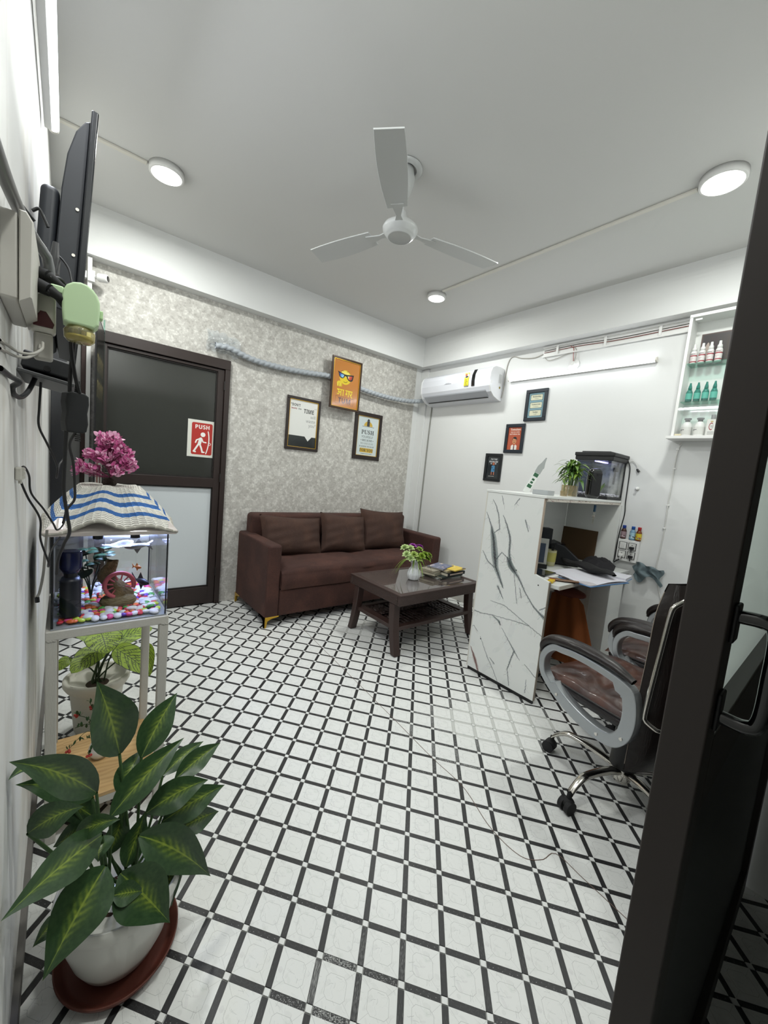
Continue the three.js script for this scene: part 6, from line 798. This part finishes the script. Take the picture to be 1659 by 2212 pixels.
  const emb = txt(g => { g.strokeStyle = '#8f3036'; g.lineWidth = 9; g.beginPath(); g.arc(60, 52, 26, 1.0, 5.3); g.stroke(); g.strokeStyle = '#8a8a86'; g.lineWidth = 4; g.beginPath(); g.arc(60, 52, 26, 5.3, 7.2); g.stroke(); g.fillStyle = '#6a6a66'; g.fillRect(48, 46, 34, 4); g.fillRect(52, 56, 34, 4); g.fillRect(20, 96, 84, 4); g.fillRect(20, 106, 84, 3); g.fillRect(20, 114, 84, 3); g.fillStyle = '#b8a25a'; g.fillRect(44, 8, 34, 10); });
  for (let i = 0; i < 2; i++) { const b = thing('product_bottle', 'flat cream bottle with a red ring emblem at the bottom of the wall cabinet', 'bottle', [-.07, 1.6735, 2.758 + i * .07], 0, 'cream emblem bottles in the wall cabinet'); mesh('body', box(.034, .108, .056, 0, .0545, 0, .006), S(0xcfcdc6, .4), b); mesh('label', place(new THREE.PlaneGeometry(.05, .098), [-.0173, .054, 0], [0, -Math.PI / 2, 0]), emb, b); mesh('cap', cyl([0, .109, 0], [0, .137, 0], .0125, .0125, 24), S(0x8a8b8c, .35, { metalness: .4 }), b); }
}
// ------------------------------------------------------------------ office chairs
const leatherTex = dtex(256, 256, (u, v) => { const a = fbm(u * 6, v * 6, 6, 201, 3); return mix([62, 34, 24], [108, 66, 46], clamp((a - .25) * 1.4)); });
const mSeat = P(0xe0d8d0, .42, { map: leatherTex, bumpMap: plasterBump, bumpScale: .0015, clearcoat: .15 }), mLeather = P(0x1c1412, .38, { bumpMap: plasterBump, bumpScale: .001 }), mStitch = S(0x8a7f74, .7);
function officeChair(label, pos, turn, star, dy) {
  const t = thing('office_chair', label, 'office chair', pos, turn, 'brown leather office chairs at the counter');
  const D = Math.PI / 180;
  mesh('hub', lathe([[0, .06], [.03, .06], [.036, .075], [.04, .1], [.038, .125], [.032, .13], [0, .13]], 32), M.chrome, t);
  for (let k = 0; k < 5; k++) { const a = (star + 72 * k) * D - turn * 0, c = Math.cos(a), s = Math.sin(a);
    const arm = grid(12, 20, (u, v) => { const b = u * 6.2832, r = .03 + .27 * v, y = .112 + .02 * Math.sin(v * 2.6) - (v > .72 ? .16 * Math.pow(v - .72, 1.6) * 2.2 : 0), w = .021 - .006 * v, h = .014 - .003 * v; const lx = Math.cos(b) * w, ly = Math.sin(b) * h; return [c * r - s * lx, y + ly, s * r + c * lx]; }); const l = mesh('leg', arm, M.chrome, t);
    const R = .30, wx = c * R, wz = s * R, px = -s, pz = c; mesh('caster', [cyl([wx + px * .006 + c * .008, .027, wz + pz * .006 + s * .008], [wx + px * .024 + c * .008, .027, wz + pz * .024 + s * .008], .026, .026, 24), cyl([wx - px * .024 + c * .008, .027, wz - pz * .024 + s * .008], [wx - px * .006 + c * .008, .027, wz - pz * .006 + s * .008], .026, .026, 24), cyl([wx, .03, wz], [wx, .078, wz], .012, .009, 12), ball(wx + c * .002, .04, wz + s * .002, .024, .018, .024, 16, 10)], M.rubber, l); }
  mesh('gas_column', [cyl([0, .13, 0], [0, .32 + dy, 0], .052, .047, 28), cyl([0, .3 + dy, 0], [0, .38 + dy, 0], .02, .02, 20)], M.black, t);
  mesh('mechanism', box(.2, .035, .24, 0, .385 + dy, 0, .008), M.black, t);
  const y = .40 + dy, zf = -.27, zb = .13;
  // seat: dark side boxing and a tufted brown top
  mesh('seat_boxing', bx(-.245, .245, y, y + .055, zf, zb, .028, 4), mLeather, t);
  mesh('seat', grid(44, 44, (u, v) => { const a = u * 2 - 1, b = v * 2 - 1, e = Math.pow(Math.max(0, 1 - a ** 6), .45) * Math.pow(Math.max(0, 1 - b ** 6), .45); const wr = .0045 * Math.sin(a * 16 + 3 * Math.sin(b * 5)) * Math.exp(-Math.pow(b * 1.3, 2)) + .003 * Math.sin(b * 22 + a * 6) * (1 - Math.abs(a)); const tuft = .012 * (Math.exp(-((a - .45) ** 2 + (b - .1) ** 2) * 40) + Math.exp(-((a + .45) ** 2 + (b - .1) ** 2) * 40)); return [a * .243, y + .045 + .045 * e + wr * e - tuft - .012 * Math.max(0, -b) ** 3, (zf + zb) / 2 + b * .213]; }), mSeat, t).userData.label = 'wrinkled brown leather seat';
  mesh('seat_piping', tube([[-.24, y + .05, zf + .01], [.24, y + .05, zf + .01], [.243, y + .05, zb], [-.243, y + .05, zb]], .004, 80, 6, true, .05), mLeather, t);
  // backrest, leaning back, with hanging skirt
  const bk = grid(30, 34, (u, v) => { const a = u * 2 - 1, w = .245 - .03 * Math.pow(Math.abs(v - .35) * 1.2, 2) - .05 * Math.pow(Math.max(0, v - .8) * 5, 2); return [a * w, .27 + dy + .70 * v, .15 + .025 * v - .04 * Math.pow(Math.max(0, v - .55), 1.5) + .03 * a * a * -1 + .008 * Math.sin(v * 24) * (v > .35 ? 1 : 0) * (1 - a * a)]; });
  const bk2 = grid(30, 34, (u, v) => { const a = u * 2 - 1, w = .245 - .03 * Math.pow(Math.abs(v - .35) * 1.2, 2) - .05 * Math.pow(Math.max(0, v - .8) * 5, 2), th = .075 * Math.pow(Math.max(0, 1 - Math.abs(a) ** 5), .6) * Math.pow(Math.sin(Math.PI * clamp(v, .012, .988)), .35) + .004; return [a * w, .27 + dy + .70 * v, .15 + .025 * v - .04 * Math.pow(Math.max(0, v - .55), 1.5) - .03 * a * a + th]; });
  const br = mesh('backrest', [muv(bk, .5), muv(bk2, .5)], mLeather, t);
  for (const s of [-1, 1]) mesh('stitching', tube([...Array(12)].map((_, i) => { const v = .04 + .92 * i / 11, w = .246 - .03 * Math.pow(Math.abs(v - .35) * 1.2, 2) - .05 * Math.pow(Math.max(0, v - .8) * 5, 2); return [s * w, .27 + dy + .7 * v, .15 + .025 * v - .04 * Math.pow(Math.max(0, v - .55), 1.5) - .028]; }), .0016, 50, 5), mStitch, br);
  // metal handle bar on the rear of the backrest
  mesh('back_bar', [tube([[-.2, .47 + dy, .21], [-.232, .475 + dy, .2], [-.252, .50 + dy, .165], [-.25, .6 + dy, .168], [-.236, .86 + dy, .18], [-.228, .905 + dy, .184], [-.19, .93 + dy, .2], [0, .945 + dy, .21], [.19, .93 + dy, .2], [.228, .905 + dy, .184], [.236, .86 + dy, .18], [.25, .6 + dy, .168], [.252, .50 + dy, .165], [.232, .475 + dy, .186], [.2, .47 + dy, .21]], .0085, 120, 8, false, .2)], M.chrome, t);
  // arm loops with padded tops
  const out = [[-.205, .61], [-.248, .57], [-.262, .525], [-.25, .465], [-.21, .425], [-.165, .395], [-.10, .365], [-.03, .345], [.045, .338], [.1, .352], [.14, .4], [.155, .46], [.152, .53], [.135, .58], [.1, .6], [0, .618], [-.1, .622], [-.16, .616]], cen = [-.05, .49];
  const curve = new THREE.CatmullRomCurve3(out.map(p => V(p[0], p[1] + dy, 0)), true), ptsO = curve.getPoints(90).map(p => [p.x, p.y]).slice(0, -1);
  const ptsI = ptsO.map((p, i) => { const a = ptsO[(i + 1) % ptsO.length], b = ptsO[(i - 1 + ptsO.length) % ptsO.length], dx = a[0] - b[0], dyy = a[1] - b[1], l = Math.hypot(dx, dyy); const thick = p[1] - dy < .42 ? .048 : (p[0] > .08 ? .05 : .028); let n = [-dyy / l, dx / l]; if ((cen[0] - p[0]) * n[0] + (cen[1] + dy - p[1]) * n[1] < 0) n = [-n[0], -n[1]]; return [p[0] + n[0] * thick, p[1] + n[1] * thick]; });
  for (const s of [-1, 1]) {
    const g = ext(ptsO, .034, .004, [ptsI.slice().reverse()], 2); g.rotateY(-Math.PI / 2); g.translate(s * .262 + .017, 0, 0); const al = mesh('arm_loop', g, M.silver, t);
    mesh('arm_pad', (() => { const c = new THREE.CatmullRomCurve3([[-.262, .55], [-.258, .585], [-.225, .618], [-.16, .636], [-.06, .642], [.04, .634], [.12, .61]].map(p => V(s * .262, p[1] + dy, p[0]))); const n = 30, P0 = c.getPoints(n), T = i => P0[Math.min(n, i + 1)].clone().sub(P0[Math.max(0, i - 1)]).normalize(); return grid(16, n, (u, v) => { const i = Math.round(v * n), a = u * 6.2832, k = Math.pow(Math.sin(Math.PI * clamp(v, .03, .97)), .28), tt = T(i), up = V(1, 0, 0).cross(tt).normalize(); const p = P0[i].clone().add(V(Math.cos(a) * .031 * k, 0, 0)).add(up.multiplyScalar(Math.sin(a) * .021 * k)); return [p.x, p.y, p.z]; }); })(), mLeather, al);
    for (const [z, yy] of [[-.155, .412], [.118, .40], [.03, .36]]) mesh('bolt', cyl([s * .262 + s * .019, yy + dy, z], [s * .262 + s * .0235, yy + dy, z], .0065, .006, 14), M.chrome, al);
  }
  return t;
}
officeChair('nearest brown leather office chair with silver arm loops beside the open door', [-1.36, 0, 2.935], -0.2, -92 - 11.5, 0);
officeChair('farther brown leather office chair half hidden behind the nearest one', [-.74, 0, 2.955], -.03, -70, 0);

renderer.render(scene, camera);
